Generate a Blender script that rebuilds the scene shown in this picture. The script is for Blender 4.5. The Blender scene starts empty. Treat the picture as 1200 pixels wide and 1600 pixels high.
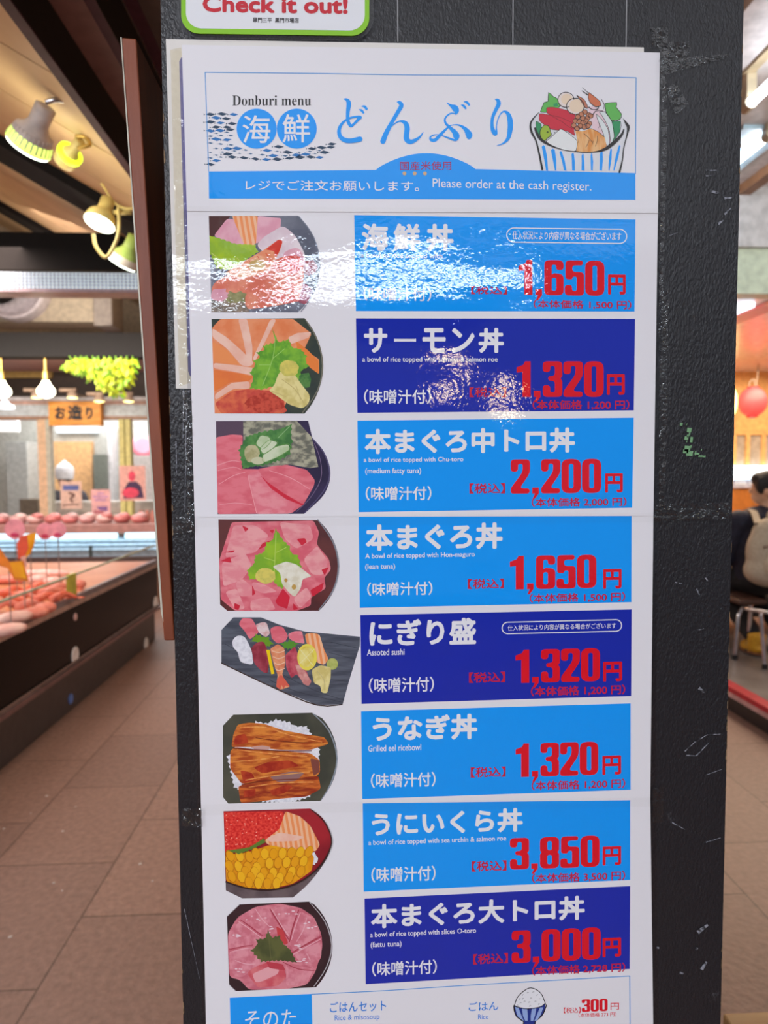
import bpy, bmesh, math, random
from mathutils import Vector, Matrix
from mathutils.geometry import tessellate_polygon
random.seed(7)
SC = bpy.context.scene
COL = SC.collection

# ------------------------------------------------------------------ camera
F, CX, CY, H = 1080.0, 600.0, 800.0, 1.36
CAM = Vector((0, 0, H))
_d = Vector((103, 19355, 1080)).normalized()
eZ = -_d
eY = Vector((-52, -60, 1080)); eY = (eY - eY.dot(eZ) * eZ).normalized()
eX = eY.cross(eZ)
cam_d = bpy.data.cameras.new('camera'); cam = bpy.data.objects.new('camera', cam_d); COL.objects.link(cam)
cam_d.sensor_width = 36; cam_d.lens = F / 1600 * 36; cam_d.clip_start = 0.01
r_, u_, b_ = Vector((eX.x, eY.x, eZ.x)), -Vector((eX.y, eY.y, eZ.y)), -Vector((eX.z, eY.z, eZ.z))
cam.matrix_world = Matrix(((r_.x, u_.x, b_.x, CAM.x), (r_.y, u_.y, b_.y, CAM.y), (r_.z, u_.z, b_.z, CAM.z), (0, 0, 0, 1)))
cam_d.dof.use_dof = True; cam_d.dof.focus_distance = 0.63; cam_d.dof.aperture_fstop = 7.4
SC.camera = cam

def ray(px, py):
    v = Vector(((px - CX) / F, (py - CY) / F, 1))
    return Vector((v.dot(eX), v.dot(eY), v.dot(eZ)))
def at(px, py, Y):
    d = ray(px, py); return CAM + d * (Y / d.y)
def atZ(px, py, Z):
    d = ray(px, py); return CAM + d * ((Z - H) / d.z)
def atX(px, py, X):
    d = ray(px, py); return CAM + d * (X / d.x)

# ------------------------------------------------------------------ view, world, big lights
SC.view_settings.view_transform = 'Standard'; SC.view_settings.look = 'None'
SC.view_settings.exposure = 0.0; SC.view_settings.gamma = 1.0; SC.view_settings.use_curve_mapping = False
SC.cycles.use_denoising = True
SC.cycles.sample_clamp_indirect = 6.0
W = bpy.data.worlds.new('world'); SC.world = W; W.use_nodes = True
W.node_tree.nodes['Background'].inputs[0].default_value = (0.82, 0.86, 1.0, 1)
W.node_tree.nodes['Background'].inputs[1].default_value = 0.26

def light(name, kind, loc, energy, color=(1, 1, 1), size=0.1, size_y=None, rot=(0, 0, 0), spot=None):
    l = bpy.data.lights.new(name, kind); l.energy = energy; l.color = color
    if kind == 'AREA':
        l.size = size
        if size_y: l.shape = 'RECTANGLE'; l.size_y = size_y
    else: l.shadow_soft_size = size
    if spot: l.spot_size = spot[0]; l.spot_blend = spot[1]
    o = bpy.data.objects.new(name, l); COL.objects.link(o); o.location = loc; o.rotation_euler = rot
    return o
# ceiling light and two added side fills, over the aisle behind the camera (they light the pillar and the menu)
light('aisle_ceiling_light', 'AREA', (0.2, -1.3, 2.66), 24, (0.93, 0.95, 1.0), 3.0, 2.6)
light('aisle_fill_beside_canopy', 'AREA', (-2.3, -2.3, 2.9), 118, (0.91, 0.93, 1.0), 1.6, 1.4, (math.radians(32), 0, 0))
light('aisle_fill_beside_restaurant', 'AREA', (2.4, -1.0, 2.85), 5, (0.86, 0.92, 1.0), 1.6, 1.4)
light('fish_shop_light', 'AREA', (-3.3, 9.6, 2.75), 125, (1.0, 0.97, 0.95), 2.6, 1.6)
light('shop_front_light', 'AREA', (-2.9, 6.3, 2.5), 34, (1.0, 0.92, 0.84), 2.4, 0.3, (math.radians(62), 0, 0))
light('fish_aisle_light', 'AREA', (-2.6, 4.6, 2.9), 105, (1.0, 0.8, 0.72), 1.4, 2.2, (math.radians(28), 0, 0))
light('canopy_lamp_light', 'AREA', (-1.35, 2.6, 2.4), 20, (1.0, 0.8, 0.66), 0.5, 1.6)
light('floor_spot_light', 'SPOT', (-1.0, 2.9, 2.4), 60, (1.0, 0.62, 0.52), 0.02, None, (math.radians(24), math.radians(-8), 0), (math.radians(15), .25))
light('canopy_far_fill', 'POINT', (-2.9, 7.35, 2.95), 7, (1.0, 0.88, 0.74), 0.15)  # added point light without a lamp, brightens the ventilation unit
light('dining_light', 'AREA', (3.6, 5.7, 2.36), 120, (1.0, 0.8, 0.58), 2.0, 1.6)
light('dining_wall_lamp_light', 'POINT', (2.5, 6.6, 2.0), 16, (1.0, 0.6, 0.35), 0.12)
light('restaurant_front_fill', 'AREA', (2.8, 2.3, 2.8), 16, (0.94, 1.0, 0.97), 1.6, 0.4, (math.radians(76), 0, 0))  # added area light, turned towards the lintel to brighten it

# ------------------------------------------------------------------ helpers: colours and materials
def lin(c):
    out = []
    for v in c[:3]:
        v = v / 255.0
        out.append(v / 12.92 if v <= 0.04045 else ((v + 0.055) / 1.055) ** 2.4)
    return tuple(out) + (1.0,)
_M = {}
def _base(name):
    m = bpy.data.materials.new(name); m.use_nodes = True
    return m, m.node_tree, m.node_tree.nodes['Principled BSDF']
def _noise_mix(nt, p, c1, c2, scale, stretch=(1, 1, 1), detail=3, lo=.35, hi=.65, wave=False, rot=(0, 0, 0), dist=2.0):
    g = nt.nodes.new('ShaderNodeNewGeometry'); mp = nt.nodes.new('ShaderNodeMapping')
    mp.inputs['Scale'].default_value = stretch; mp.inputs['Rotation'].default_value = rot
    nt.links.new(g.outputs['Position'], mp.inputs['Vector'])
    if wave:
        n = nt.nodes.new('ShaderNodeTexWave'); n.inputs['Scale'].default_value = scale; n.inputs['Distortion'].default_value = dist
        n.inputs['Detail'].default_value = 2; n.inputs['Detail Scale'].default_value = .6
        out = n.outputs['Fac']
    else:
        n = nt.nodes.new('ShaderNodeTexNoise'); n.inputs['Scale'].default_value = scale; n.inputs['Detail'].default_value = detail
        out = n.outputs['Fac']
    nt.links.new(mp.outputs[0], n.inputs['Vector'])
    r = nt.nodes.new('ShaderNodeMapRange'); r.inputs[1].default_value = lo; r.inputs[2].default_value = hi
    nt.links.new(out, r.inputs[0])
    mx = nt.nodes.new('ShaderNodeMix'); mx.data_type = 'RGBA'
    mx.inputs[6].default_value = lin(c1); mx.inputs[7].default_value = lin(c2)
    nt.links.new(r.outputs[0], mx.inputs[0]); nt.links.new(mx.outputs[2], p.inputs['Base Color'])
    return mx
def mat(name, c, rough=.5, metal=0., c2=None, scale=20, stretch=(1, 1, 1), bump=None, spec=.5, lo=.35, hi=.65, wave=False, rot=(0, 0, 0), dist=2.0, detail=3, coat=0):
    if name in _M: return _M[name]
    m, nt, p = _base(name)
    p.inputs['Base Color'].default_value = lin(c); p.inputs['Roughness'].default_value = rough
    p.inputs['Metallic'].default_value = metal; p.inputs['Specular IOR Level'].default_value = spec
    p.inputs['Coat Weight'].default_value = coat
    if c2 is None: c2 = tuple(max(0, v * .88) for v in c)
    _noise_mix(nt, p, c, c2, scale, stretch, detail, lo, hi, wave, rot, dist)
    if bump:
        g = nt.nodes.new('ShaderNodeNewGeometry'); n = nt.nodes.new('ShaderNodeTexNoise'); n.inputs['Scale'].default_value = bump[0]
        mp = nt.nodes.new('ShaderNodeMapping'); mp.inputs['Scale'].default_value = bump[2] if len(bump) > 2 else (1, 1, 1)
        nt.links.new(g.outputs['Position'], mp.inputs['Vector']); nt.links.new(mp.outputs[0], n.inputs['Vector'])
        b = nt.nodes.new('ShaderNodeBump'); b.inputs['Distance'].default_value = bump[1]
        nt.links.new(n.outputs['Fac'], b.inputs['Height']); nt.links.new(b.outputs[0], p.inputs['Normal'])
    _M[name] = m; return m
def glow(name, c, strength, base=None):
    if name in _M: return _M[name]
    m, nt, p = _base(name)
    p.inputs['Base Color'].default_value = lin(base or c); p.inputs['Emission Color'].default_value = lin(c)
    p.inputs['Emission Strength'].default_value = strength; _M[name] = m; return m
def clear(name, tint=(1, 1, 1), fac=None, rough=.02, bump=None, white=0.0, ior=1.5):
    """glass, laminate margins and tape: looks through, with a glossy reflection"""
    if name in _M: return _M[name]
    m = bpy.data.materials.new(name); m.use_nodes = True; nt = m.node_tree; nt.nodes.remove(nt.nodes['Principled BSDF'])
    out = nt.nodes['Material Output']; t = nt.nodes.new('ShaderNodeBsdfTransparent'); t.inputs[0].default_value = tint + (1,)
    g = nt.nodes.new('ShaderNodeBsdfGlossy'); g.inputs['Roughness'].default_value = rough
    fr = nt.nodes.new('ShaderNodeFresnel'); gb = nt.nodes.new('ShaderNodeNewGeometry'); mi_ = nt.nodes.new('ShaderNodeMapRange'); mi_.inputs[3].default_value = ior; mi_.inputs[4].default_value = 1 / ior
    nt.links.new(gb.outputs['Backfacing'], mi_.inputs[0]); nt.links.new(mi_.outputs[0], fr.inputs[0])
    mx = nt.nodes.new('ShaderNodeMixShader')
    nt.links.new(fr.outputs[0], mx.inputs[0]); nt.links.new(t.outputs[0], mx.inputs[1]); nt.links.new(g.outputs[0], mx.inputs[2])
    last = mx
    if white:
        df = nt.nodes.new('ShaderNodeBsdfDiffuse'); df.inputs[0].default_value = (.75, .73, .68, 1)
        m2 = nt.nodes.new('ShaderNodeMixShader'); m2.inputs[0].default_value = white
        nt.links.new(mx.outputs[0], m2.inputs[1]); nt.links.new(df.outputs[0], m2.inputs[2]); last = m2
    nt.links.new(last.outputs[0], out.inputs[0])
    if bump:
        geo = nt.nodes.new('ShaderNodeNewGeometry'); n = nt.nodes.new('ShaderNodeTexNoise'); n.inputs['Scale'].default_value = bump[0]; n.inputs['Detail'].default_value = 2
        nt.links.new(geo.outputs['Position'], n.inputs['Vector'])
        b = nt.nodes.new('ShaderNodeBump'); b.inputs['Distance'].default_value = bump[1]
        nt.links.new(n.outputs['Fac'], b.inputs['Height']); nt.links.new(b.outputs[0], g.inputs['Normal'])
        nt.links.new(b.outputs[0], fr.inputs['Normal'])
    _M[name] = m; return m

# the laminate over every print: a glossy coat with the same orange-peel and gentle waves
def _laminate_group():
    g = bpy.data.node_groups.new('laminate_normal', 'ShaderNodeTree')
    g.interface.new_socket('Normal', in_out='OUTPUT', socket_type='NodeSocketVector')
    o = g.nodes.new('NodeGroupOutput'); geo = g.nodes.new('ShaderNodeNewGeometry')
    n1 = g.nodes.new('ShaderNodeTexNoise'); n1.inputs['Scale'].default_value = 260; n1.inputs['Detail'].default_value = 2
    n2 = g.nodes.new('ShaderNodeTexNoise'); n2.inputs['Scale'].default_value = 11; n2.inputs['Detail'].default_value = 2
    mp = g.nodes.new('ShaderNodeMapping'); mp.inputs['Scale'].default_value = (.6, 1, 1.3)
    g.links.new(geo.outputs['Position'], mp.inputs['Vector']); g.links.new(mp.outputs[0], n2.inputs['Vector']); g.links.new(geo.outputs['Position'], n1.inputs['Vector'])
    b2 = g.nodes.new('ShaderNodeBump'); b2.inputs['Distance'].default_value = LAM_BIG
    b1 = g.nodes.new('ShaderNodeBump'); b1.inputs['Distance'].default_value = LAM_FINE
    g.links.new(n2.outputs['Fac'], b2.inputs['Height']); g.links.new(n1.outputs['Fac'], b1.inputs['Height'])
    g.links.new(b2.outputs[0], b1.inputs['Normal']); g.links.new(b1.outputs[0], o.inputs[0])
    return g
LAM_BIG, LAM_FINE = 0.0018, 0.00008
LAM = _laminate_group()
def ink(c, c2=None, scale=160, stretch=(1, 1, 1), lo=.4, hi=.6, wave=False, rot=(0, 0, 0), dist=2.0):
    key = ('ink', c, c2, scale, stretch, wave, rot)
    if key in _M: return _M[key]
    m, nt, p = _base('print_%02x%02x%02x' % tuple(int(v) for v in c))
    p.inputs['Base Color'].default_value = lin(c); p.inputs['Roughness'].default_value = .6; p.inputs['Specular IOR Level'].default_value = 0.1
    p.inputs['Coat Weight'].default_value = 1; p.inputs['Coat Roughness'].default_value = .04; p.inputs['Coat IOR'].default_value = 1.5
    if c2: _noise_mix(nt, p, c, c2, scale, stretch, 3, lo, hi, wave, rot, dist)
    g = nt.nodes.new('ShaderNodeGroup'); g.node_tree = LAM; nt.links.new(g.outputs[0], p.inputs['Coat Normal'])
    _M[key] = m; return m

# ------------------------------------------------------------------ helpers: objects
def wloc(o):
    v = Vector((0, 0, 0))
    while o is not None: v += o.location; o = o.parent
    return v
def tag(o, label=None, cat=None, group=None, kind=None):
    if label: o['label'] = label
    if cat: o['category'] = cat
    if group: o['group'] = group
    if kind: o['kind'] = kind
    return o
def thing(name, loc, label, cat, group=None):
    o = bpy.data.objects.new(name, None); COL.objects.link(o); o.location = loc; o.empty_display_size = .1
    return tag(o, label, cat, group)
class MB:
    """mesh builder in world coordinates, several materials"""
    def __init__(s): s.v = []; s.f = []; s.m = []; s.sm = []; s.mats = []
    def mi(s, m):
        if m not in s.mats: s.mats.append(m)
        return s.mats.index(m)
    def add(s, vs, fs, m, smooth=False):
        o = len(s.v); s.v += [tuple(v) for v in vs]; k = s.mi(m)
        for f in fs: s.f.append([i + o for i in f]); s.m.append(k); s.sm.append(smooth)
        return s
    def box(s, a, b, m, R=None, c=None):
        x0, y0, z0 = a; x1, y1, z1 = b
        vs = [Vector(p) for p in ((x0, y0, z0), (x1, y0, z0), (x1, y1, z0), (x0, y1, z0), (x0, y0, z1), (x1, y0, z1), (x1, y1, z1), (x0, y1, z1))]
        if R is not None: vs = [R @ (v - Vector(c)) + Vector(c) for v in vs]
        return s.add(vs, [(3, 2, 1, 0), (4, 5, 6, 7), (0, 1, 5, 4), (1, 2, 6, 5), (2, 3, 7, 6), (3, 0, 4, 7)], m)
    def hexa(s, front, back, m):
        return s.add(list(front) + list(back), [(0, 1, 2, 3), (7, 6, 5, 4), (0, 4, 5, 1), (1, 5, 6, 2), (2, 6, 7, 3), (3, 7, 4, 0)], m)
    def lathe(s, A, B, prof, m, n=24, smooth=True):
        """prof: (fraction along A->B, radius)"""
        A, B = Vector(A), Vector(B); ax = (B - A).normalized(); L = (B - A).length
        up = Vector((0, 0, 1)) if abs(ax.z) < .9 else Vector((1, 0, 0)); p = ax.cross(up).normalized(); q = ax.cross(p)
        vs, fs = [], []
        for t, r in prof:
            for k in range(n):
                a = 2 * math.pi * k / n; vs.append(A + ax * (L * t) + (p * math.cos(a) + q * math.sin(a)) * r)
        for i in range(len(prof) - 1):
            for k in range(n):
                k2 = (k + 1) % n; fs.append((i * n + k, i * n + k2, (i + 1) * n + k2, (i + 1) * n + k))
        s.add(vs, fs, m, smooth); k = (len(prof) - 1) * n
        return s.add(vs[:n] + vs[k:], [tuple(range(n - 1, -1, -1)), tuple(range(n, 2 * n))], m)
    def cyl(s, A, B, r, m, r2=None, n=16): return s.lathe(A, B, [(0, r), (1, r if r2 is None else r2)], m, n)
    def tube(s, pts, r, m, n=10, rs=None):
        pts = smooth_path(pts) if len(pts) > 2 else [Vector(p) for p in pts]
        vs, fs = [], []; up0 = None
        for i, p in enumerate(pts):
            t = (pts[min(i + 1, len(pts) - 1)] - pts[max(i - 1, 0)]).normalized()
            if up0 is None: up0 = t.orthogonal().normalized()
            a = (up0 - up0.dot(t) * t).normalized(); b = t.cross(a); up0 = a
            rr = r if rs is None else rs[0] + (rs[1] - rs[0]) * i / (len(pts) - 1)
            vs += [p + (a * math.cos(2 * math.pi * k / n) + b * math.sin(2 * math.pi * k / n)) * rr for k in range(n)]
        for i in range(len(pts) - 1):
            for k in range(n): k2 = (k + 1) % n; fs.append((i * n + k, i * n + k2, (i + 1) * n + k2, (i + 1) * n + k))
        fs.append(tuple(range(n - 1, -1, -1))); fs.append(tuple(range((len(pts) - 1) * n, len(pts) * n)))
        return s.add(vs, fs, m, True)
    def ell(s, c, r, m, n=16, k=10, R=None):
        c = Vector(c); r = Vector(r) if not isinstance(r, (int, float)) else Vector((r, r, r)); vs, fs = [], []
        for i in range(1, k):
            th = math.pi * i / k
            for j in range(n):
                ph = 2 * math.pi * j / n; v = Vector((r.x * math.sin(th) * math.cos(ph), r.y * math.sin(th) * math.sin(ph), r.z * math.cos(th)))
                vs.append(c + (R @ v if R is not None else v))
        top = Vector((0, 0, r.z)); vs += [c + (R @ top if R is not None else top), c - (R @ top if R is not None else top)]
        for i in range(k - 2):
            for j in range(n): j2 = (j + 1) % n; fs.append((i * n + j, (i + 1) * n + j, (i + 1) * n + j2, i * n + j2))
        a, b = len(vs) - 2, len(vs) - 1
        for j in range(n): j2 = (j + 1) % n; fs.append((a, j, j2)); fs.append((b, (k - 2) * n + j2, (k - 2) * n + j))
        return s.add(vs, fs, m, True)
    def build(s, name, parent=None, origin=None, bevel=0):
        me = bpy.data.meshes.new(name)
        if parent is not None: o0 = wloc(parent)
        elif origin is not None: o0 = Vector(origin)
        else:
            xs, ys, zs = zip(*s.v); o0 = Vector(((min(xs) + max(xs)) / 2, (min(ys) + max(ys)) / 2, min(zs)))
        me.from_pydata([Vector(v) - o0 for v in s.v], [], s.f)
        for m in s.mats: me.materials.append(m)
        for i, p in enumerate(me.polygons): p.material_index = s.m[i]; p.use_smooth = s.sm[i]
        me.update()
        o = bpy.data.objects.new(name, me); COL.objects.link(o)
        if parent is not None: o.parent = parent
        else: o.location = o0
        if bevel:
            b = o.modifiers.new('bevel', 'BEVEL'); b.width = bevel; b.segments = 2; b.limit_method = 'ANGLE'
        return o
def smooth_path(pts, k=6):
    pts = [Vector(p) for p in pts]; out = []
    for i in range(len(pts) - 1):
        p0, p1, p2, p3 = pts[max(i - 1, 0)], pts[i], pts[i + 1], pts[min(i + 2, len(pts) - 1)]
        for j in range(k):
            t = j / k
            out.append(.5 * ((2 * p1) + (p2 - p0) * t + (2 * p0 - 5 * p1 + 4 * p2 - p3) * t * t + (3 * p1 - p0 - 3 * p2 + p3) * t ** 3))
    out.append(pts[-1]); return out
def struct(mb, name, parent=None, bevel=0):
    o = mb.build(name, parent, bevel=bevel)
    if parent is None: o['kind'] = 'structure'
    return o
def fuse(mb, name, parent, voxel=.012, smooth=6):
    """melts the builder's limbs into one continuous skin"""
    o = mb.build(name, parent)
    r = o.modifiers.new('r', 'REMESH'); r.mode = 'VOXEL'; r.voxel_size = voxel
    s = o.modifiers.new('s', 'SMOOTH'); s.iterations = smooth; s.factor = .5
    bpy.context.view_layer.update()
    me = bpy.data.meshes.new_from_object(o.evaluated_get(bpy.context.evaluated_depsgraph_get()))
    me.name = name
    for p in me.polygons: p.use_smooth = True; p.material_index = 0
    me.materials.clear(); me.materials.append(mb.mats[0])
    o.modifiers.clear(); o.data = me; return o

# ------------------------------------------------------------------ materials
black_beam = mat('black_beam', (20, 17, 15), .7, bump=(60, .0006), spec=.2)
beam_mauve = mat('beam_mauve', (150, 116, 112), .6, c2=(136, 104, 102))
beam_purple = mat('beam_purple', (84, 50, 66), .6, spec=.2)
board_ceiling = mat('ceiling_board', (226, 196, 150), .6, c2=(214, 182, 138), scale=3)
white_paint = mat('white_paint', (225, 224, 226), .5)
cream = mat('cream_paint', (226, 214, 184), .5)
wood_orange = mat('orange_wood', (226, 150, 72), .5, c2=(206, 128, 54), scale=9, stretch=(6, 6, .5))
steel = mat('brushed_steel', (190, 188, 190), .3, 1.0)
chrome = mat('chrome', (215, 215, 220), .18, 1.0)
black_gloss = mat('black_gloss', (8, 7, 8), .2, spec=.1)
dark_panel = mat('dark_panel', (62, 58, 60), .45)
glass_m = clear('clear_glass')

# ================================================================== STRUCTURE
# floor: brown rectangular tiles in running bond
fm, nt, p = _base('floor_tiles')
g = nt.nodes.new('ShaderNodeNewGeometry'); mp = nt.nodes.new('ShaderNodeMapping'); mp.inputs['Rotation'].default_value = (0, 0, math.pi / 2)
nt.links.new(g.outputs['Position'], mp.inputs['Vector'])
bt = nt.nodes.new('ShaderNodeTexBrick'); nt.links.new(mp.outputs[0], bt.inputs['Vector'])
bt.inputs['Scale'].default_value = 1; bt.inputs['Brick Width'].default_value = .6; bt.inputs['Row Height'].default_value = .42
bt.inputs['Mortar Size'].default_value = .0035; bt.inputs['Color1'].default_value = lin((150, 118, 105)); bt.inputs['Color2'].default_value = lin((136, 107, 96)); bt.inputs['Mortar'].default_value = lin((100, 76, 66))
n = nt.nodes.new('ShaderNodeTexNoise'); n.inputs['Scale'].default_value = 45; n.inputs['Detail'].default_value = 5; nt.links.new(g.outputs['Position'], n.inputs['Vector'])
mr = nt.nodes.new('ShaderNodeMapRange'); mr.inputs[1].default_value = .3; mr.inputs[2].default_value = .7; mr.inputs[3].default_value = .78; mr.inputs[4].default_value = 1.15
nt.links.new(n.outputs['Fac'], mr.inputs[0])
mx = nt.nodes.new('ShaderNodeMix'); mx.data_type = 'RGBA'; mx.blend_type = 'MULTIPLY'; mx.inputs[0].default_value = 1
nt.links.new(bt.outputs['Color'], mx.inputs[6]); nt.links.new(mr.outputs[0], mx.inputs[7]); nt.links.new(mx.outputs[2], p.inputs['Base Color'])
p.inputs['Roughness'].default_value = .5
bp = nt.nodes.new('ShaderNodeBump'); bp.inputs['Distance'].default_value = .002; nt.links.new(n.outputs['Fac'], bp.inputs['Height']); nt.links.new(bp.outputs[0], p.inputs['Normal'])
floor_m = fm
struct(MB().box((-8, -7, -.1), (7, 12, 0), floor_m), 'floor')

# pillar
pm_, nt, p = _base('pillar_black_paint')
g = nt.nodes.new('ShaderNodeNewGeometry')
mp = nt.nodes.new('ShaderNodeMapping'); mp.inputs['Scale'].default_value = (1, 1, .5); nt.links.new(g.outputs['Position'], mp.inputs['Vector'])
n = nt.nodes.new('ShaderNodeTexNoise'); n.inputs['Scale'].default_value = 520; n.inputs['Detail'].default_value = 2; nt.links.new(mp.outputs[0], n.inputs['Vector'])
b = nt.nodes.new('ShaderNodeBump'); b.inputs['Distance'].default_value = .0011; nt.links.new(n.outputs['Fac'], b.inputs['Height']); nt.links.new(b.outputs[0], p.inputs['Normal'])
n2 = nt.nodes.new('ShaderNodeTexNoise'); n2.inputs['Scale'].default_value = 26; n2.inputs['Detail'].default_value = 8; n2.inputs['Roughness'].default_value = .75
mp2 = nt.nodes.new('ShaderNodeMapping'); mp2.inputs['Scale'].default_value = (1, 1, .8); mp2.inputs['Rotation'].default_value = (0, .6, 0)
nt.links.new(g.outputs['Position'], mp2.inputs['Vector']); nt.links.new(mp2.outputs[0], n2.inputs['Vector'])
r1 = nt.nodes.new('ShaderNodeMapRange'); r1.inputs[1].default_value = .66; r1.inputs[2].default_value = .76; nt.links.new(n2.outputs['Fac'], r1.inputs[0])
m1 = nt.nodes.new('ShaderNodeMix'); m1.data_type = 'RGBA'; m1.inputs[6].default_value = lin((31, 30, 34)); m1.inputs[7].default_value = lin((95, 95, 100)); nt.links.new(r1.outputs[0], m1.inputs[0])
nt.links.new(m1.outputs[2], p.inputs['Base Color']); p.inputs['Roughness'].default_value = .38; p.inputs['Specular IOR Level'].default_value = .5
pillar_m = pm_
YP = .62
xl, xr = at(268.5, 800, YP).x, at(1144, 800, YP).x
PB = MB().box((xl, YP, 0), (xr, YP + .5, 3.0), pillar_m)
pillar = struct(PB, 'pillar')
# worn corners, bare wood showing along both front edges; scuffs and green paint left on the black
wear_m = mat('bare_wood', (146, 120, 90), .7, c2=(96, 76, 56), scale=300)
mb = MB()
z = .55
while z < 1.9:
    for x, prob, sx in ((xl, .28, 1), (xr, .7 if z < 1.35 else .3, -1)):
        if random.random() < prob:
            w = random.uniform(.0004, .0014); h = random.uniform(.003, .014)
            mb.add([(x, YP - .0004, z), (x + sx * w, YP - .0004, z + h * .2), (x + sx * w * random.uniform(.4, 1), YP - .0004, z + h * .8), (x, YP - .0004, z + h)],
                   [(0, 1, 2, 3)] if sx > 0 else [(3, 2, 1, 0)], wear_m)
    z += random.uniform(.008, .022)
mb.build('worn_edge', pillar)
green_m = mat('green_paint', (128, 178, 128), .7)
mb = MB()
for (x0, y0, x1, y1) in ((1062, 661, 1067, 665), (1072, 662, 1074, 664), (1073, 669, 1081, 675), (1076, 674, 1079, 680), (1069, 682, 1076, 687), (1073, 679, 1077, 683), (1078, 683, 1083, 691), (1072, 689, 1074, 691), (1069, 697, 1079, 705), (1067, 702, 1076, 708), (1072, 705, 1083, 712), (1078, 696, 1081, 700), (1085, 705, 1088, 711), (1087, 708, 1093, 710), (1095, 702, 1097, 704), (1091, 712, 1103, 714)):
    mb.add([at(x, y, YP - .0004) for x, y in ((x0, y1), (x1 - 1, y1 + .5), (x1, y0), (x0 + 1, y0 - .6))], [(0, 1, 2, 3)], green_m)
tag(mb.build('paint_chip', pillar), 'flaked green paint on the black')
scuff_m = mat('scuff', (150, 152, 162), .6, c2=(40, 40, 44), scale=260, lo=.42, hi=.6)
mb = MB()
for (x0, y0, x1, y1, w) in ((1103, 266, 1120, 266, 3), (1103, 275, 1119, 274, 2), (1112, 299, 1125, 302, 5), (1132, 310, 1144, 309, 4), (1132, 335, 1142, 325, 3), (1122, 350, 1132, 342, 4), (1046, 368, 1060, 363, 1), (1090, 1457, 1106, 1445, 7), (1096, 1515, 1104, 1503, 6), (1048, 1284, 1070, 1296, 2),
                        (1103, 1316, 1126, 1309, 1.5), (1100, 1212, 1128, 1202, 1.2), (1070, 1174, 1085, 1160, 2), (1085, 1160, 1105, 1148, 2), (1072, 1180, 1088, 1181, 2), (1088, 1181, 1108, 1160, 2), (1105, 1148, 1126, 1147, 1.5), (1062, 1520, 1068, 1521, 4), (1087, 1482, 1091, 1482, 4), (1026, 1481, 1030, 1481, 4), (1092, 1075, 1101, 1082, 5),
                        (1090, 985, 1100, 982, 2), (1055, 910, 1066, 912, 2), (1088, 920, 1093, 930, 3), (1102, 902, 1106, 908, 3), (288, 1420, 312, 1530, .8), (275, 690, 276, 740, 1.5), (287, 600, 286, 690, 2), (291, 640, 289, 800, 1.6)):
    d = Vector((y0 - y1, x1 - x0)); d = d.normalized() * w / 2
    mb.add([at(x, y, YP - .0004) for x, y in ((x0 - d.x, y0 - d.y), (x0 + d.x, y0 + d.y), (x1 + d.x * .5, y1 + d.y * .5), (x1 - d.x * .5, y1 - d.y * .5))][::-1], [(0, 1, 2, 3)], scuff_m)
mb.build('scuff_mark', pillar)
for x, y1, lab in ((621, 65, 'thin pale thread hanging on the pillar just right of the small sign'), (802, 70, 'thin pale thread hanging above the middle of the header sheet'), (980, 80, 'thin pale thread hanging above the right end of the header sheet')):
    a, b = at(x, -60, YP - .0004), at(x, y1, YP - .0004)
    tag(MB().box((a.x - .0004, YP - .0006, b.z), (a.x + .0004, YP, a.z), mat('thread', (170, 170, 172), .5)).build('hanging_thread'), lab, 'thread', 'threads on the pillar')

# aisle ceiling (stepped dark beams), seen at the top left
struct(MB().box((-.794, -6, 2.44), (-.766, 11.2, 3.0), beam_purple), 'trim_1')
struct(MB().box((-.766, -6, 2.578), (-.673, 11.2, 3.0), beam_mauve).box((-.768, -6, 2.445), (-.7655, 7.3, 2.58), black_beam), 'trim_2')
struct(MB().box((-.673, -6, 2.572), (-.642, 11.2, 3.0), beam_purple), 'trim_3')
struct(MB().box((-.642, -6, 2.715), (-.6, 11.2, 3.0), beam_purple).box((-.6424, -6, 2.572), (-.6415, 7.3, 2.71), black_beam).box((-.6425, -6, 2.71), (-.639, 7.3, 2.716), steel), 'trim_4')
struct(MB().box((-.6, -6, 2.72), (1.14, 11.2, 3.0), mat('dark_ceiling', (84, 74, 70), .6)), 'ceiling')
# pitched canopy roof on the left: boards with joints
SL = .58
def canopy(X, dz=0): return 2.45 + SL * (-.794 - X) + dz
mb = MB(); y = -1.5
while y < 9.4:
    y2 = y + .5; mb.hexa([(-.8, y, canopy(-.8)), (-7.6, y, canopy(-7.6)), (-7.6, y, canopy(-7.6, .04)), (-.8, y, canopy(-.8, .04))],
                         [(-.8, y2 - .012, canopy(-.8)), (-7.6, y2 - .012, canopy(-7.6)), (-7.6, y2 - .012, canopy(-7.6, .04)), (-.8, y2 - .012, canopy(-.8, .04))], board_ceiling); y = y2
mb.hexa([(-.8, -1.5, canopy(-.8, .03)), (-7.6, -1.5, canopy(-7.6, .03)), (-7.6, -1.5, canopy(-7.6, .06)), (-.8, -1.5, canopy(-.8, .06))],
        [(-.8, 9.4, canopy(-.8, .03)), (-7.6, 9.4, canopy(-7.6, .03)), (-7.6, 9.4, canopy(-7.6, .06)), (-.8, 9.4, canopy(-.8, .06))], mat('joint_dark', (120, 95, 60), .7))
struct(mb, 'ceiling_canopy')
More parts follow.
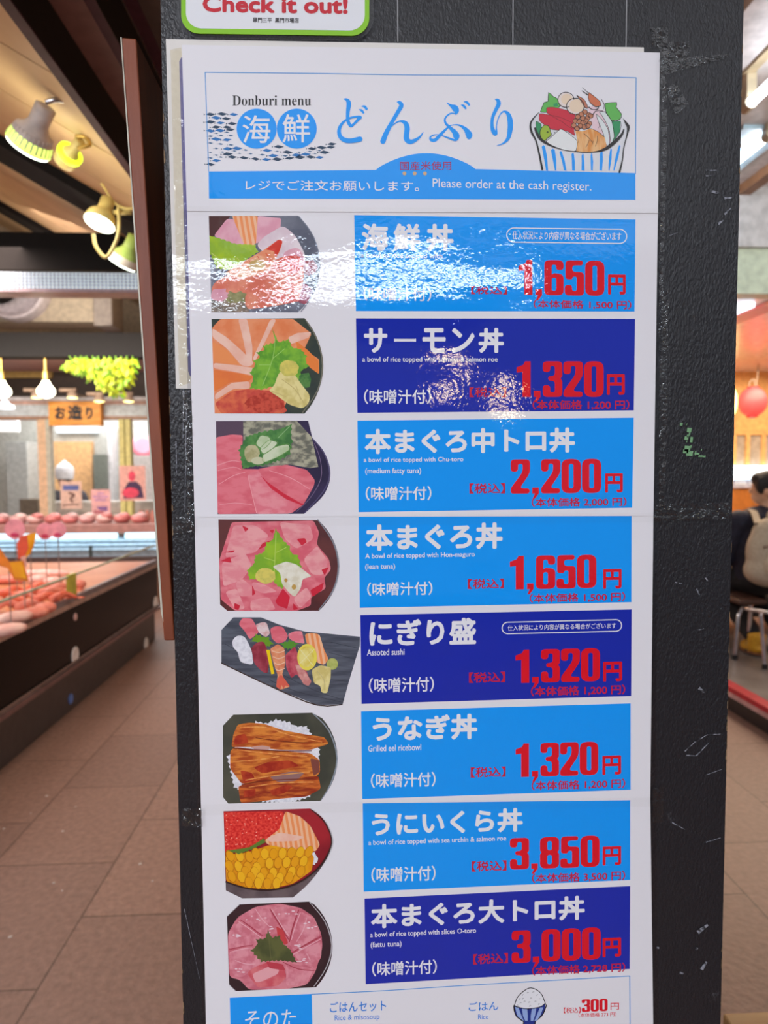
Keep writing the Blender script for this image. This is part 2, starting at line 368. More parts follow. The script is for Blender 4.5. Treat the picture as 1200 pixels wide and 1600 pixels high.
for k, (ya, yb) in enumerate(((3.3, 3.8), (6.3, 7.0))):
    struct(MB().hexa([(-.8, ya, canopy(-.8, -.05)), (-7.6, ya, canopy(-7.6, -.05)), (-7.6, ya, canopy(-7.6, .01)), (-.8, ya, canopy(-.8, .01))],
                     [(-.8, yb, canopy(-.8, -.05)), (-7.6, yb, canopy(-7.6, -.05)), (-7.6, yb, canopy(-7.6, .01)), (-.8, yb, canopy(-.8, .01))], black_beam), 'trim_%d' % (5 + k))
a, b = at(0, 362, 4.2), at(0, 421, 4.2)
struct(MB().box((-3.6, 4.2, b.z), (-.9, 4.34, a.z), black_beam), 'trim_7')
a, b = at(0, 519, 6.8), at(0, 557, 6.8)
struct(MB().box((-5.4, 6.8, b.z), (-.9, 6.98, a.z), black_beam).box((-5.4, 6.98, b.z + .02), (-.9, 7.9, b.z + .06), beam_mauve), 'trim_8')
# far end of the aisle
struct(MB().box((-.9, 11.2, 0), (6, 11.3, 3.0), mat('end_wall', (188, 172, 156), .7)), 'wall_end')
struct(MB().box((1.2, 7.2, 0), (1.3, 11.3, 3.0), mat('end_wall', (188, 172, 156), .7)), 'wall_side')
# back of the market on the left
struct(MB().box((-7.7, 11.2, 0), (-.9, 11.3, 6.4), mat('back_wall_tan', (206, 172, 130), .7)), 'wall_back')
struct(MB().box((-7.8, -2, 0), (-7.7, 11.3, 6.6), cream), 'wall_left')
# dark header over the shop front, with the shop's fascia
z0, z1 = at(100, 622, 8).z, at(100, 575, 8.4).z
struct(MB().box((-5.6, 8.35, z0), (-1.2, 8.45, z1 + .25), mat('header_dark', (58, 44, 36), .6)).box((-5.6, 8.3, at(0, 590, 8.3).z), (at(80, 590, 8.3).x, 8.35, at(0, 568, 8.3).z), mat('header_tan', (176, 146, 84), .6)), 'wall_header')
mb = MB()
for y0, y1, m, dy in ((620, 626, white_paint, 0), (626, 632, mat('fascia_pink', (214, 176, 160), .5), .02), (632, 650, mat('fascia_blue', (206, 216, 220), .4), .01), (650, 655, mat('fascia_brown', (176, 140, 118), .5), 0)):
    mb.box((-5.2, 8 + dy, at(110, y1, 8).z), (-1.2, 8.18, at(110, y0, 8).z), m)
struct(mb, 'trim_9')
# shop window: frame posts + glass
zt, zb = at(110, 654, 8).z, at(110, 806, 8).z
w1 = struct(MB().box((-5.2, 8.04, zb - .08), (-1.2, 8.12, zb), mat('sill_tan', (206, 180, 160), .5)), 'window_1')
frame_pk, frame_gr = mat('frame_wood', (228, 192, 156), .5), mat('frame_olive', (222, 214, 136), .5)
for x0, x1, m in ((59, 72, frame_pk), (72, 78, mat('frame_silver', (196, 196, 180), .4)), (186, 194, frame_gr), (196, 204, frame_gr)):
    MB().box((at(x0, 700, 8).x, 8.0, zb), (at(x1, 700, 8).x, 8.1, zt), m).build('window_frame', w1)
for x0, x1 in ((-60, 59), (78, 186), (204, 330)):
    MB().box((at(x0, 700, 8).x, 8.05, zb), (at(x1, 700, 8).x, 8.056, zt), glass_m).build('window_glass', w1)

# fish shop interior behind the glass
def slab(name, x0, y0, x1, y1, Y, m, label, cat, depth=.05, group=None):
    a, b = at(x0, y0, Y), at(x1, y1, Y)
    if b.z < .2: b.z = 0
    return tag(MB().box((a.x, Y, b.z), (b.x, Y + depth, a.z), m).build(name, bevel=.004), label, cat, group)
struct(MB().box((-5.6, 10.4, 0), (-1.0, 10.5, 3.2), mat('shop_back', (186, 188, 182), .6)), 'wall_shop')
struct(MB().box((at(80, 700, 10.3).x, 10.3, .9), (at(143, 700, 10.3).x, 10.4, at(100, 690, 10.3).z), mat('shop_orange', (226, 176, 120), .6)), 'wall_shop_panel')
struct(MB().box((at(170, 700, 10.25).x, 10.2, .6), (at(177, 700, 10.25).x, 10.4, at(100, 668, 10.2).z), white_paint), 'trim_10')
struct(MB().box((-5.6, 8.2, 2.85), (-1.0, 10.5, 2.92), white_paint), 'ceiling_shop')
slab('refrigerator', 8, 690, 48, 889, 9.8, mat('fridge_grey', (178, 182, 180), .4), 'grey upright refrigerator behind the shop glass', 'refrigerator', .5)
slab('work_cabinet', 30, 780, 62, 893, 9.5, mat('cab_dark', (110, 98, 84), .5), 'dark low cabinet beside the grey refrigerator in the shop', 'cabinet', .4)
slab('tall_cabinet', 145, 710, 170, 886, 10.1, mat('door_dark', (112, 118, 108), .4), 'dark grey-green door to the right of the orange shop wall', 'cabinet', .2)
slab('light_box', -40, 655, 27, 674, 9.0, glow('lightbox', (255, 255, 255), 1.3), 'lit white panel lamp at the top of the left shop pane', 'lamp', .08)
slab('light_box', 88, 667, 152, 676, 10.32, glow('lightbox2', (215, 235, 250), .9), 'lit pale blue strip lamp behind the wooden shop sign', 'lamp', .08)
slab('work_counter', 70, 784, 250, 911, 8.66, mat('counter_white', (204, 202, 196), .4), 'white work counter in front of the cook in the shop', 'counter', .3)
slab('shelf_unit', 208, 712, 245, 887, 10.0, mat('shelf_white', (196, 190, 186), .5), 'pale shelf unit at the right of the shop interior', 'shelf', .3)
c = at(223, 696, 10.34)
tag(MB().lathe((c.x, 10.34, c.z), (c.x, 10.4, c.z), [(0, .11), (.4, .17), (1, .15)], glow('pink_round', (255, 150, 170), .35), 28).build('round_sign'), 'round pink lit sign inside the shop right of the olive window post', 'sign')

# ================================================================== LEFT: shop details
# wooden shop sign with lettering
Ys = 7.9
a, b = at(75, 627, Ys), at(158, 665, Ys)
sg = tag(MB().box((a.x, Ys, b.z), (b.x, Ys + .1, a.z), mat('sign_wood', (232, 160, 66), .5, c2=(214, 138, 44), scale=6, stretch=(1, 1, 5))).build('shop_sign', bevel=.006), 'wooden shop sign with black brush lettering above the glass', 'sign')

# ---- text
_TC = {}
def glyphs(s, off=0.0, spacing=1.0):
    key = (s, off, spacing)
    if key in _TC: return _TC[key]
    c = bpy.data.curves.new('t', 'FONT'); c.body = s; c.offset = off; c.space_character = spacing; c.resolution_u = 3
    o = bpy.data.objects.new('t', c); COL.objects.link(o); bpy.context.view_layer.update()
    ev = o.evaluated_get(bpy.context.evaluated_depsgraph_get()); me = ev.to_mesh()
    vs = [v.co.copy() for v in me.vertices]; fs = [tuple(p.vertices) for p in me.polygons]
    ev.to_mesh_clear(); bpy.data.objects.remove(o); bpy.data.curves.remove(c)
    _TC[key] = (vs, fs); return vs, fs
def text(mb, s, x0, y0, x1, y1, m, Y, off=0.0, slope=0.0, spacing=1.0):
    if off > 0:          # bold: the same outline laid down again a hair to each side
        r = off * .75 * (y1 - y0) if y1 - y0 < x1 - x0 + 1 else off * .75 * (y1 - y0)
        for k in range(8):
            dx, dy = r * math.cos(k * math.pi / 4), r * math.sin(k * math.pi / 4)
            text(mb, s, x0 + r + dx, y0 + r + dy, x1 - r + dx, y1 - r + dy, m, Y - .000006 * (k + 1), 0, slope, spacing)
        return
    """fits the string's ink into the box x0..x1, y0..y1 on the plane at depth Y; slope tilts its base line"""
    vs, fs = glyphs(s, off, spacing)
    ax, bx = min(v.x for v in vs), max(v.x for v in vs); ay, by = min(v.y for v in vs), max(v.y for v in vs)
    xc = (x0 + x1) / 2; out = []
    for v in vs:
        px = x0 + (v.x - ax) / (bx - ax) * (x1 - x0); py = y1 - (v.y - ay) / (by - ay) * (y1 - y0) + slope * (px - xc)
        out.append(at(px, py, Y))
    mb.add(out, fs, m)
def poly(mb, pts, m, Y):
    """filled outline (first ring) with holes (other rings) given in picture coordinates of the plane at depth Y"""
    rings = pts if isinstance(pts[0][0], (list, tuple)) else [pts]
    w = [[at(x, y, Y) for x, y in r] for r in rings]; flat = [p for r in w for p in r]
    tris = tessellate_polygon([[Vector((p.x, p.z, 0)) for p in r] for r in w]); fs = []
    for t in tris:
        A, B, C = (flat[i] for i in t)
        fs.append(t if (B.x - A.x) * (C.z - A.z) - (B.z - A.z) * (C.x - A.x) > 0 else t[::-1])
    mb.add(flat, fs, m)
def circle(cx, cy, rx, ry=None, n=28, a0=0, a1=360):
    ry = ry or rx
    return [(cx + rx * math.cos(math.radians(a0 + (a1 - a0) * k / n)), cy + ry * math.sin(math.radians(a0 + (a1 - a0) * k / n))) for k in range(n if a1 - a0 == 360 else n + 1)]
def rrect(x0, y0, x1, y1, r, n=6):
    out = []
    for cx, cy, a in ((x1 - r, y1 - r, 0), (x0 + r, y1 - r, 90), (x0 + r, y0 + r, 180), (x1 - r, y0 + r, 270)):
        out += circle(cx, cy, r, r, n, a, a + 90)
    return out
def roundcorners(pts, r, n=4):
    out = []; k = len(pts)
    for i in range(k):
        P, A, B = Vector(pts[i]), Vector(pts[i - 1]), Vector(pts[(i + 1) % k])
        d = min(r, (A - P).length * .48, (B - P).length * .48); s, e = P + (A - P).normalized() * d, P + (B - P).normalized() * d
        for j in range(n + 1):
            t = j / n; q = s * (1 - t) ** 2 + P * 2 * t * (1 - t) + e * t * t; out.append((q.x, q.y))
    return out
def stroke(mb, pts, m, Y, T=(0, 0, 1), k=5):
    """brush stroke: (x, y, width) knots smoothed; T = (ox, oy, scale)"""
    q = smooth_path([Vector((p[0] / T[2] + T[0], p[1] / T[2] + T[1], p[2] / T[2])) for p in pts], k)
    L, R = [], []
    for i, p in enumerate(q):
        t = q[min(i + 1, len(q) - 1)] - q[max(i - 1, 0)]; t = Vector((t.x, t.y)); t = t.normalized() if t.length > 1e-6 else Vector((1, 0))
        nrm = Vector((-t.y, t.x)) * max(p.z, .3) / 2; L.append((p.x + nrm.x, p.y + nrm.y)); R.append((p.x - nrm.x, p.y - nrm.y))
    vs = [at(x, y, Y - i * 2e-6) for i, (x, y) in enumerate(L)] + [at(x, y, Y - i * 2e-6) for i, (x, y) in enumerate(R)]; kk = len(q)
    mb.add(vs, [(i, i + 1, kk + i + 1, kk + i) for i in range(kk - 1)], m)
    for p, dy in ((q[0], .00001), (q[-1], -len(q) * 2e-6 - .000004)):
        if p.z > 1.5: poly(mb, circle(p.x, p.y, p.z / 2, n=14), m, Y + dy)
def clip(sub, cl):
    """Sutherland-Hodgman against a convex outline"""
    def area(p): return sum(p[i - 1][0] * p[i][1] - p[i][0] * p[i - 1][1] for i in range(len(p)))
    if area(cl) < 0: cl = cl[::-1]
    out = list(sub)
    for i in range(len(cl)):
        A, B = cl[i - 1], cl[i]; inp, out = out, []
        side = lambda P: (B[0] - A[0]) * (P[1] - A[1]) - (B[1] - A[1]) * (P[0] - A[0])
        for j in range(len(inp)):
            P, Q = inp[j - 1], inp[j]; sp, sq = side(P), side(Q)
            if (sp >= 0) != (sq >= 0):
                t = sp / (sp - sq); out.append((P[0] + t * (Q[0] - P[0]), P[1] + t * (Q[1] - P[1])))
            if sq >= 0: out.append(Q)
        if not out: return []
    return out
brush_black = mat('brush_black', (30, 26, 30), .6)
mb = MB()
for ch_, x0, y0, x1, y1 in (('お', 86, 635, 102, 655), ('造', 106, 633, 129, 656), ('り', 134, 636, 145, 655)): text(mb, ch_, x0, y0, x1, y1, brush_black, Ys - .002, .06, .02)
mb.build('lettering', sg)

# notices stuck on the glass
def notice(x0, y0, x1, y1, c, label, yn=8.044):
    a, b = at(x0, y0, yn), at(x1, y1, yn)
    return tag(MB().box((a.x, yn, b.z), (b.x, yn + .006, a.z), mat('paper_%d' % x0, c, .6)).build('notice'), label, 'notice', 'notices on the shop glass')
n1 = notice(94, 752, 128, 795, (232, 196, 178), 'cream notice with a blue heading stuck on the glass before the cook')
mb = MB(); poly(mb, [(98, 758), (123, 758), (123, 766), (98, 766)], mat('n_blue', (96, 112, 176), .6), 8.042)
stroke(mb, [(108, 770, 3), (116, 774, 4), (110, 779, 3), (113, 784, 3)], mat('n_brown', (120, 86, 80), .6), 8.042)
stroke(mb, [(99, 789, 2), (122, 788, 2)], mat('n_brown', (120, 86, 80), .6), 8.042); mb.build('printing', n1)
n2 = notice(142, 765, 173, 809, (244, 186, 184), 'pink notice with small purple print on the glass, right of the cook')
mb = MB()
for yy, w in ((771, 8), (776, 22), (781, 16)): stroke(mb, [(157 - w / 2, yy, 2.5), (157 + w / 2, yy, 2.5)], mat('n_purple', (196, 150, 200), .6), 8.042)
poly(mb, [(150, 792), (168, 791), (168, 799), (156, 797)], mat('n_violet', (140, 100, 160), .6), 8.042); poly(mb, [(147, 797), (160, 798), (168, 803), (147, 802)], mat('n_rose', (205, 120, 130), .6), 8.0405)
mb.build('printing', n2)
n3 = notice(186, 728, 228, 782, (240, 182, 170), 'pink picture poster of a dark figure with a red plate on the glass', 7.994)
mb = MB(); dk, rd = mat('n_dark', (70, 46, 84), .6), mat('n_red', (236, 76, 104), .6)
poly(mb, circle(206, 744, 5.5, 8), rd, 7.9925); poly(mb, [(193, 775), (195, 762), (201, 753), (213, 752), (221, 760), (225, 778), (193, 779)], dk, 7.991); poly(mb, circle(204, 770, 13, 8), rd, 7.989); mb.build('printing', n3)

# cook behind the glass
def tcap(mb, A, B, r1, r2, m): mb.lathe(A, B, [(-.25 * r1 / max((Vector(B) - Vector(A)).length, 1e-4), r1 * .6), (0, r1), (1, r2), (1 + .25 * r2 / max((Vector(B) - Vector(A)).length, 1e-4), r2 * .6)], m, 14)
skin = mat('skin', (226, 180, 150), .5); dark_cloth = mat('dark_cloth', (50, 44, 52), .8); white_cloth = mat('white_cloth', (232, 234, 240), .8)
hc = at(101, 752, 9.3); hx, hy, hz = hc.x, hc.y, hc.z
ck = thing('person', (hx, hy + .05, 0), 'cook in a white cap and dark shirt bending over work behind the glass', 'person')
mb = MB(); mb.ell((hx, hy, hz), (.075, .095, .115), skin); mb.ell((hx, hy - .095, hz - .015), (.014, .02, .02), skin)
for s in (-1, 1): mb.ell((hx + s * .077, hy, hz), (.012, .02, .03), skin)
tcap(mb, (hx, hy + .02, hz - .08), (hx, hy + .06, hz - .2), .05, .06, skin); tcap(mb, (hx, hy + .08, hz - .28), (hx, hy + .12, hz - .62), .15, .14, skin)
for s in (-1, 1):
    tcap(mb, (hx + s * .19, hy + .06, hz - .22), (hx + s * .27, hy + .02, hz - .46), .055, .045, skin); tcap(mb, (hx + s * .27, hy + .02, hz - .46), (hx + s * .12, hy - .2, hz - .5), .042, .03, skin)
    mb.ell((hx + s * .1, hy - .25, hz - .5), (.035, .05, .02), skin)
    for q in range(4): tcap(mb, (hx + s * .1 + (q - 1.5) * .017, hy - .28, hz - .5), (hx + s * .1 + (q - 1.5) * .018, hy - .345, hz - .52), .009, .007, skin)
    tcap(mb, (hx + s * .075, hy - .24, hz - .5), (hx + s * .05, hy - .28, hz - .51), .01, .008, skin)
    tcap(mb, (hx + s * .09, hy + .12, hz - .66), (hx + s * .1, hy + .1, .45), .085, .06, skin); tcap(mb, (hx + s * .1, hy + .1, .45), (hx + s * .1, hy + .12, .06), .055, .04, skin)
    mb.ell((hx + s * .1, hy + .05, .04), (.045, .12, .04), skin)
body = fuse(mb, 'body', ck, .011)
mb = MB(); tcap(mb, (hx, hy + .06, hz - .2), (hx, hy + .13, hz - .66), .165, .175, dark_cloth)
for s in (-1, 1):
    mb.ell((hx + s * .15, hy + .07, hz - .2), (.11, .1, .09), dark_cloth); tcap(mb, (hx + s * .2, hy + .06, hz - .22), (hx + s * .27, hy + .02, hz - .46), .075, .062, dark_cloth); tcap(mb, (hx + s * .27, hy + .02, hz - .46), (hx + s * .17, hy - .13, hz - .49), .06, .05, dark_cloth)
fuse(mb, 'shirt', ck, .015)
mb = MB()
for s in (-1, 1): tcap(mb, (hx + s * .08, hy + .13, hz - .62), (hx + s * .1, hy + .1, .1), .11, .075, dark_cloth)
fuse(mb, 'trousers', ck, .015)
MB().ell((hx, hy + .01, hz + .035), (.083, .105, .1), mat('hair_black', (26, 22, 24), .6)).build('hair', ck)
mb = MB(); mb.lathe((hx, hy, hz + .03), (hx + .004, hy, hz + .28), [(0, .108), (.25, .114), (.5, .116), (.68, .098), (.82, .055), (.94, .02), (1, .008)], white_cloth); mb.build('cap', ck)

# back display case with cold blue light
Yb = 7.0
def zc(y): return at(110, y, Yb).z
xa, xb = -4.8, at(246, 850, Yb).x
dc = thing('display_case', ((xa + xb) / 2, Yb + .35, 0), 'long refrigerated case with blue-white light across the far end', 'display case')
MB().box((xa, Yb, 0), (xb, Yb + .7, zc(878)), mat('case_brown', (150, 112, 90), .5)).build('base', dc)
MB().box((xa, Yb + .3, zc(878)), (xb, Yb + .7, zc(843)), mat('case_back', (190, 205, 216), .3)).build('back_panel', dc)
MB().box((xa, Yb - .02, zc(878)), (xb, Yb + .02, zc(870)), mat('case_dark', (90, 70, 66), .4)).build('sill', dc)
MB().box((xa, Yb - .02, zc(833)), (xb, Yb + .7, zc(820)), mat('case_top', (190, 140, 132), .4)).build('top', dc)
MB().cyl((xa, Yb + .05, zc(838)), (at(180, 838, Yb).x, Yb + .05, zc(838)), .03, glow('blue_tube', (190, 238, 255), 2.2)).build('lamp_tube', dc)
MB().cyl((at(194, 838, Yb).x, Yb + .05, zc(838)), (xb, Yb + .05, zc(838)), .03, glow('blue_tube', (190, 238, 255), 2.2)).build('lamp_tube', dc)
mb = MB()
for y0 in (846, 853, 860): mb.box((xa, Yb + .24, zc(y0 + 4)), (xb, Yb + .3, zc(y0)), mat('case_shelf', (205, 225, 238), .3))
mb.build('shelf', dc)
MB().box((at(139, 860, Yb).x, Yb, zc(870)), (at(143, 860, Yb).x, Yb + .03, zc(853)), mat('case_post', (60, 66, 60), .4)).build('post', dc)
light('case_light', 'AREA', (-3.0, Yb + .15, zc(842)), 5, (.7, .88, 1.0), 2.6, .1)
# trays of seafood on the ledge behind it
pinkm = [mat('tray_pink%d' % i, c, .35) for i, c in enumerate(((236, 150, 150), (226, 176, 176), (240, 200, 196), (214, 130, 128)))]
ledge_z = zc(821)
for i in range(9):
    px = 2 + i * 27; c = at(px, 815, 7.25)
    o = tag(MB().ell((c.x, 7.25, ledge_z + .05), (.085, .12, .05), pinkm[i % 4], 14, 8).ell((c.x + .03, 7.22, ledge_z + .08), (.06, .07, .035), pinkm[(i + 1) % 4], 12, 6).build('seafood_pack'), 'small pack of pink seafood lying along the top of the far case', 'seafood', 'seafood packs along the far case')
for i in range(3):
    c = at(221 + i * 9, 808, 7.3)
    tag(MB().lathe((c.x, 7.3, ledge_z), (c.x, 7.3, ledge_z + .13), [(0, .026), (.7, .028), (.85, .02), (1, .02)], mat('jar_brown', (196, 130, 116), .3)).build('jar'), 'small reddish jar in the row at the right end of the far case', 'jar', 'reddish jars on the far case')

# round pink tags on picks
for i, (px, py, r, dep) in enumerate(((23, 827, 15.5, 4.0), (70, 830, 13, 4.3), (90, 828, 13, 4.2))):
    c = at(px, py, dep); R = r * dep / F
    t = thing('price_tag', (c.x, dep, .665), ('round pink price tag on a pick, leftmost of the three', 'round pink price tag on a pick, overlapped by its right neighbour', 'round pink price tag on a pick, rightmost of the three')[i], 'price tag', 'round pink price tags')
    MB().lathe((c.x, dep, c.z), (c.x, dep + .004, c.z), [(0, R), (1, R)], mat('tag_pink', (244, 168, 186), .4), 28).build('disc', t)
    MB().ell((c.x, dep - .002, c.z - R * .55), (R * .42, .003, R * .22), mat('tag_rose', (206, 62, 112), .4)).build('mark', t)
    MB().cyl((c.x, dep + .005, .665), (c.x, dep + .005, c.z), .003, chrome, n=8).build('pick', t)

# main fish counter
XF, Y0, Y1 = -1.6, 1.2, 5.75
fc = thing('fish_counter', (-2.2, (Y0 + Y1) / 2, 0), 'long glossy black fish counter with low glass front beside the aisle', 'counter')
MB().box((-2.8, Y0, 0), (XF - .03, Y1, .256), dark_panel).build('kick_panel', fc)
mb = MB().box((-2.8, Y0, .256), (XF + .025, Y1, .278), mat('rail_mauve', (132, 108, 110), .35, .6)).box((-2.8, Y0, .278), (XF + .01, Y1, .296), steel); mb.build('lower_rail', fc)
MB().box((-2.8, Y0, .296), (XF, Y1, .605), black_gloss).build('front_panel', fc)
MB().box((XF - .035, Y0, .605), (XF + .008, Y1, .632), mat('rail_pink', (200, 176, 168), .3, .6)).build('upper_rail', fc)
MB().box((XF - .03, Y0, .632), (XF - .004, Y1, .66), mat('rail_grey', (150, 144, 152), .3, .6)).build('glass_channel', fc)
MB().box((-2.8, Y0, .6), (XF - .035, Y1, .648), mat('deck_tan', (226, 160, 116), .35, c2=(206, 132, 92), scale=4)).build('deck', fc)
gp = MB().box((XF - .02, Y0, .66), (XF - .014, Y1, .778), clear('counter_glass', ior=1.18)).build('glass_pane', fc)
MB().box((XF - .023, Y0, .774), (XF - .011, Y1, .784), mat('glass_edge', (170, 190, 160), .2)).build('glass_edge', gp)
c = atX(111, 922, XF - .02)
tag(MB().box((XF - .026, c.y - .05, .655), (XF - .008, c.y + .05, .79), mat('clip_green', (196, 200, 70), .3)).build('clip', fc), 'yellow-green clip on the glass')
for px, py, r, m, X in ((117, 1024, .05, white_paint, XF), (243, 943, .06, white_paint, XF), (228, 1006, .05, white_paint, XF - .03), (117, 964, .022, mat('glint_pink', (230, 196, 196), .4), XF), (110, 1092, .03, mat('dot_blue', (90, 130, 210), .4), XF - .03)):  # pale discs painted in for lamp reflections on the front, plus a blue dot
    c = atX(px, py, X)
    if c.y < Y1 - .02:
        MB().lathe((X, c.y, c.z), (X + .006, c.y, c.z), [(0, r), (.6, r), (1, r * .92)], m, 24).build('glint_dot', fc)
DZ = .648
prawn = [mat('prawn%d' % i, c, .35, c2=c2, scale=60) for i, (c, c2) in enumerate((((240, 130, 96), (214, 90, 70)), ((236, 150, 130), (220, 120, 104))))]
pale = mat('fish_pale', (244, 206, 196), .3, c2=(232, 176, 168), scale=18)
def deckpt(px, py, z=DZ): return atZ(px, py, z)
k = 0
for px, py, ang, L, m, lab in [(6, 928, .3, .13, 0, 0), (22, 922, 1.0, .13, 0, 0), (38, 930, .2, .12, 1, 0), (52, 926, .7, .12, 0, 0), (30, 938, -.2, .13, 0, 0), (12, 944, .4, .13, 1, 0), (64, 916, .5, .13, 0, 0), (84, 924, .5, .16, 1, 0), (76, 932, .8, .15, 0, 0), (96, 918, .6, .15, 1, 0), (100, 931, .9, .13, 0, 0), (48, 944, .5, .12, 1, 0)]:
    c = deckpt(px, py, DZ + .04); R = Matrix.Rotation(ang, 3, 'Z'); mb = MB()
    d = R @ Vector((1, 0, 0)); n = R @ Vector((0, 1, 0))
    pts = [c - d * L * .5 + n * .02, c - d * L * .25 + Vector((0, 0, .022)), c + Vector((0, 0, .03)), c + d * L * .3 + Vector((0, 0, .018)), c + d * L * .5 - n * .015]
    q = [p - Vector((0, 0, .02)) for p in pts]
    o = mb.tube(q, .02, prawn[m], 10, (.026, .009)).build('prawn')
    tag(o, 'red-orange prawn in the heap on the fish counter', 'prawn', 'prawns heaped on the counter')
    f = MB(); e = q[-1]
    for s in (-1, 0, 1): f.ell(e + d * .022 + n * s * .012, (.022, .008, .004), prawn[0], 8, 6, Matrix.Rotation(ang + s * .4, 3, 'Z'))
    f.build('tail', o)
for i, (px, py, ang, L, w, lab) in enumerate(((62, 896, .05, .42, .035, 'long pale fish lying behind the yellow price card'), (12, 905, .1, .3, .05, 'pale pink fish at the back left of the counter'), (83, 908, .4, .12, .05, 'small whitish squid piece beside the prawn heap'), (122, 913, .2, .1, .045, 'small pale fillet right of the prawn heap by the clip'),
                                              (20, 965, .9, .2, .05, 'pink fillet near the glass at the front of the counter'), (52, 958, .8, .16, .045, 'rosy fillet near the glass, behind the front pink fillet'), (8, 985, .9, .2, .04, 'pale fillet lying closest to the counter glass'), (70, 950, .8, .12, .04, 'small rosy fillet near the glass below the prawns'), (60, 905, .3, .14, .04, 'pink fish tail piece between the card and the prawns'))):
    c = deckpt(px, py, DZ + .03); R = Matrix.Rotation(ang, 3, 'Z')
    o = tag(MB().ell(c, (L / 2, w, .03), pale if i % 2 == 0 else prawn[1], 14, 8, R).build('fish' if i < 2 else 'fish_fillet'), lab, 'fish', 'fish laid on the counter')
    if i < 2: MB().ell(c + R @ Vector((L * .52, 0, 0)), (.03, .03, .006), pale, 8, 6, R).build('tail', o)
# leaning price cards (yellow, orange)
def card(pts, m, dep, lab, marks=()):
    front = [at(x, y, dep) for x, y in pts]; cen = sum(front, Vector()) / len(front)
    t = thing('price_card', (cen.x, dep, DZ), lab, 'price card', 'yellow price cards')
    mb = MB(); n = len(pts); bk = [p + Vector((0, .004, 0)) for p in front]
    mb.add(front + bk, [tuple(range(n))[::-1], tuple(range(n, 2 * n))] + [(i, (i + 1) % n, n + (i + 1) % n, n + i) for i in range(n)], m); mb.build('card', t)
    MB().cyl((cen.x, dep + .006, DZ), (cen.x, dep + .006, cen.z), .003, chrome, n=8).build('pick', t)
    for mp_, mm in marks:
        mk = MB(); poly(mk, mp_, mm, dep - .002); mk.build('print', t)
yel, org, red = mat('card_yellow', (250, 190, 20), .5, c2=(240, 160, 20), scale=12), mat('card_orange', (240, 140, 40), .5), mat('card_red', (236, 96, 66), .5)
card([(38, 836), (56, 832), (54, 848), (48, 864), (40, 872), (42, 850)], yel, 3.6, 'curled yellow price card standing behind the red one')
card([(26, 850), (32, 838), (42, 836), (44, 856), (38, 872), (28, 874)], red, 3.5, 'curled red price card standing in front of a yellow one', [([(32, 870), (40, 868), (42, 884), (36, 890)], pale)])
card([(-14, 846), (2, 860), (14, 878), (36, 876), (44, 908), (22, 906), (12, 888), (-14, 880)], org, 3.3, 'yellow and orange price card leaning low over the prawns', [([(15, 879), (34, 877), (41, 904), (23, 902)], yel)])

# leaf garland (artificial leaves) hanging below the second beam
leaf_y, leaf_g = mat('leaf_yellow', (180, 186, 16), .5, c2=(140, 164, 14), scale=8), mat('leaf_green', (120, 176, 28), .5)
mb = MB(); rg = random.Random(3)
outline = [(102, 562), (125, 556), (160, 557), (215, 558), (208, 585), (198, 602), (186, 618), (172, 612), (155, 600), (142, 585), (118, 578), (104, 572)]
def inside(x, y):
    r = False
    for i in range(len(outline)):
        (ax, ay), (bx, by) = outline[i - 1], outline[i]
        if (ay > y) != (by > y) and x < (bx - ax) * (y - ay) / (by - ay) + ax: r = not r
    return r
cnt = 0
while cnt < 330:
    x, y = rg.uniform(98, 220), rg.uniform(552, 620)
    if not inside(x, y): continue
    cnt += 1; Yd = rg.uniform(6.55, 6.85); c = at(x, y, Yd); a = rg.uniform(-2.6, -.5); L = rg.uniform(.05, .09); w = L * .22; d = Vector((math.cos(a), rg.uniform(-.4, .4), math.sin(a))); n = d.cross(Vector((0, 1, 0))).normalized()
    mb.add([c, c + d * L * .5 + n * w + Vector((0, -.008, 0)), c + d * L, c + d * L * .5 - n * w + Vector((0, .004, 0))], [(0, 1, 2, 3)], leaf_y if rg.random() < .7 else leaf_g)
for i in range(12):
    a, b = at(108 + i * 9, 556, 6.7), at(112 + i * 8, 575 + (i % 4) * 8, 6.7); mb.tube([a, (a + b) / 2 + Vector((.02, 0, 0)), b], .005, leaf_g, 6)
tag(mb.build('leaf_garland'), 'bunch of yellow-green artificial leaves hanging from the dark beam', 'garland', kind='stuff')

# pendant bulbs
def pendant(px, py, dep, lab, refl=False):
    c = at(px, py, dep); R = 13.0 * dep / F
    top = at(px, 556, dep)
    t = thing('pendant_lamp', (c.x, dep, top.z), lab, 'lamp', 'pendant bulbs')
    MB().cyl((c.x, dep, top.z), (c.x, dep, c.z + R * 2.2), .012, mat('brass', (205, 170, 90), .3, .8), n=12).build('stem', t)
    MB().lathe((c.x, dep, c.z + R * 2.3), (c.x, dep, c.z + R * 1.0), [(0, R * .25), (.3, R * .38), (1, R * .36)], mat('brass', (205, 170, 90), .3, .8)).build('socket', t)
    MB().lathe((c.x, dep, c.z + R * 1.1), (c.x, dep, c.z - R), [(0, R * .34), (.2, R * .5), (.5, R * .95), (.7, R), (.88, R * .72), (1, R * .1)], glow('bulb', (255, 246, 214), 7)).build('bulb', t)
    light('pendant_light', 'POINT', (c.x, dep - R * 1.5, c.z - R), 4, (1, .9, .7), .05)
pendant(72, 609, 6.88, 'bare white bulb on a brass stem, left of the leaves')
pendant(3, 609, 6.88, 'bare white bulb on a brass stem at the picture edge')
c = at(8, 634, 6.6)
tag(MB().lathe((c.x, 6.6, c.z + .05), (c.x, 6.6, c.z - .03), [(0, .02), (.4, .04), (.6, .075), (.95, .08), (1, .07)], glow('dish', (235, 245, 255), 1.5)).build('dish_lamp'), 'small white dish lamp below the bulb at the picture edge', 'lamp')
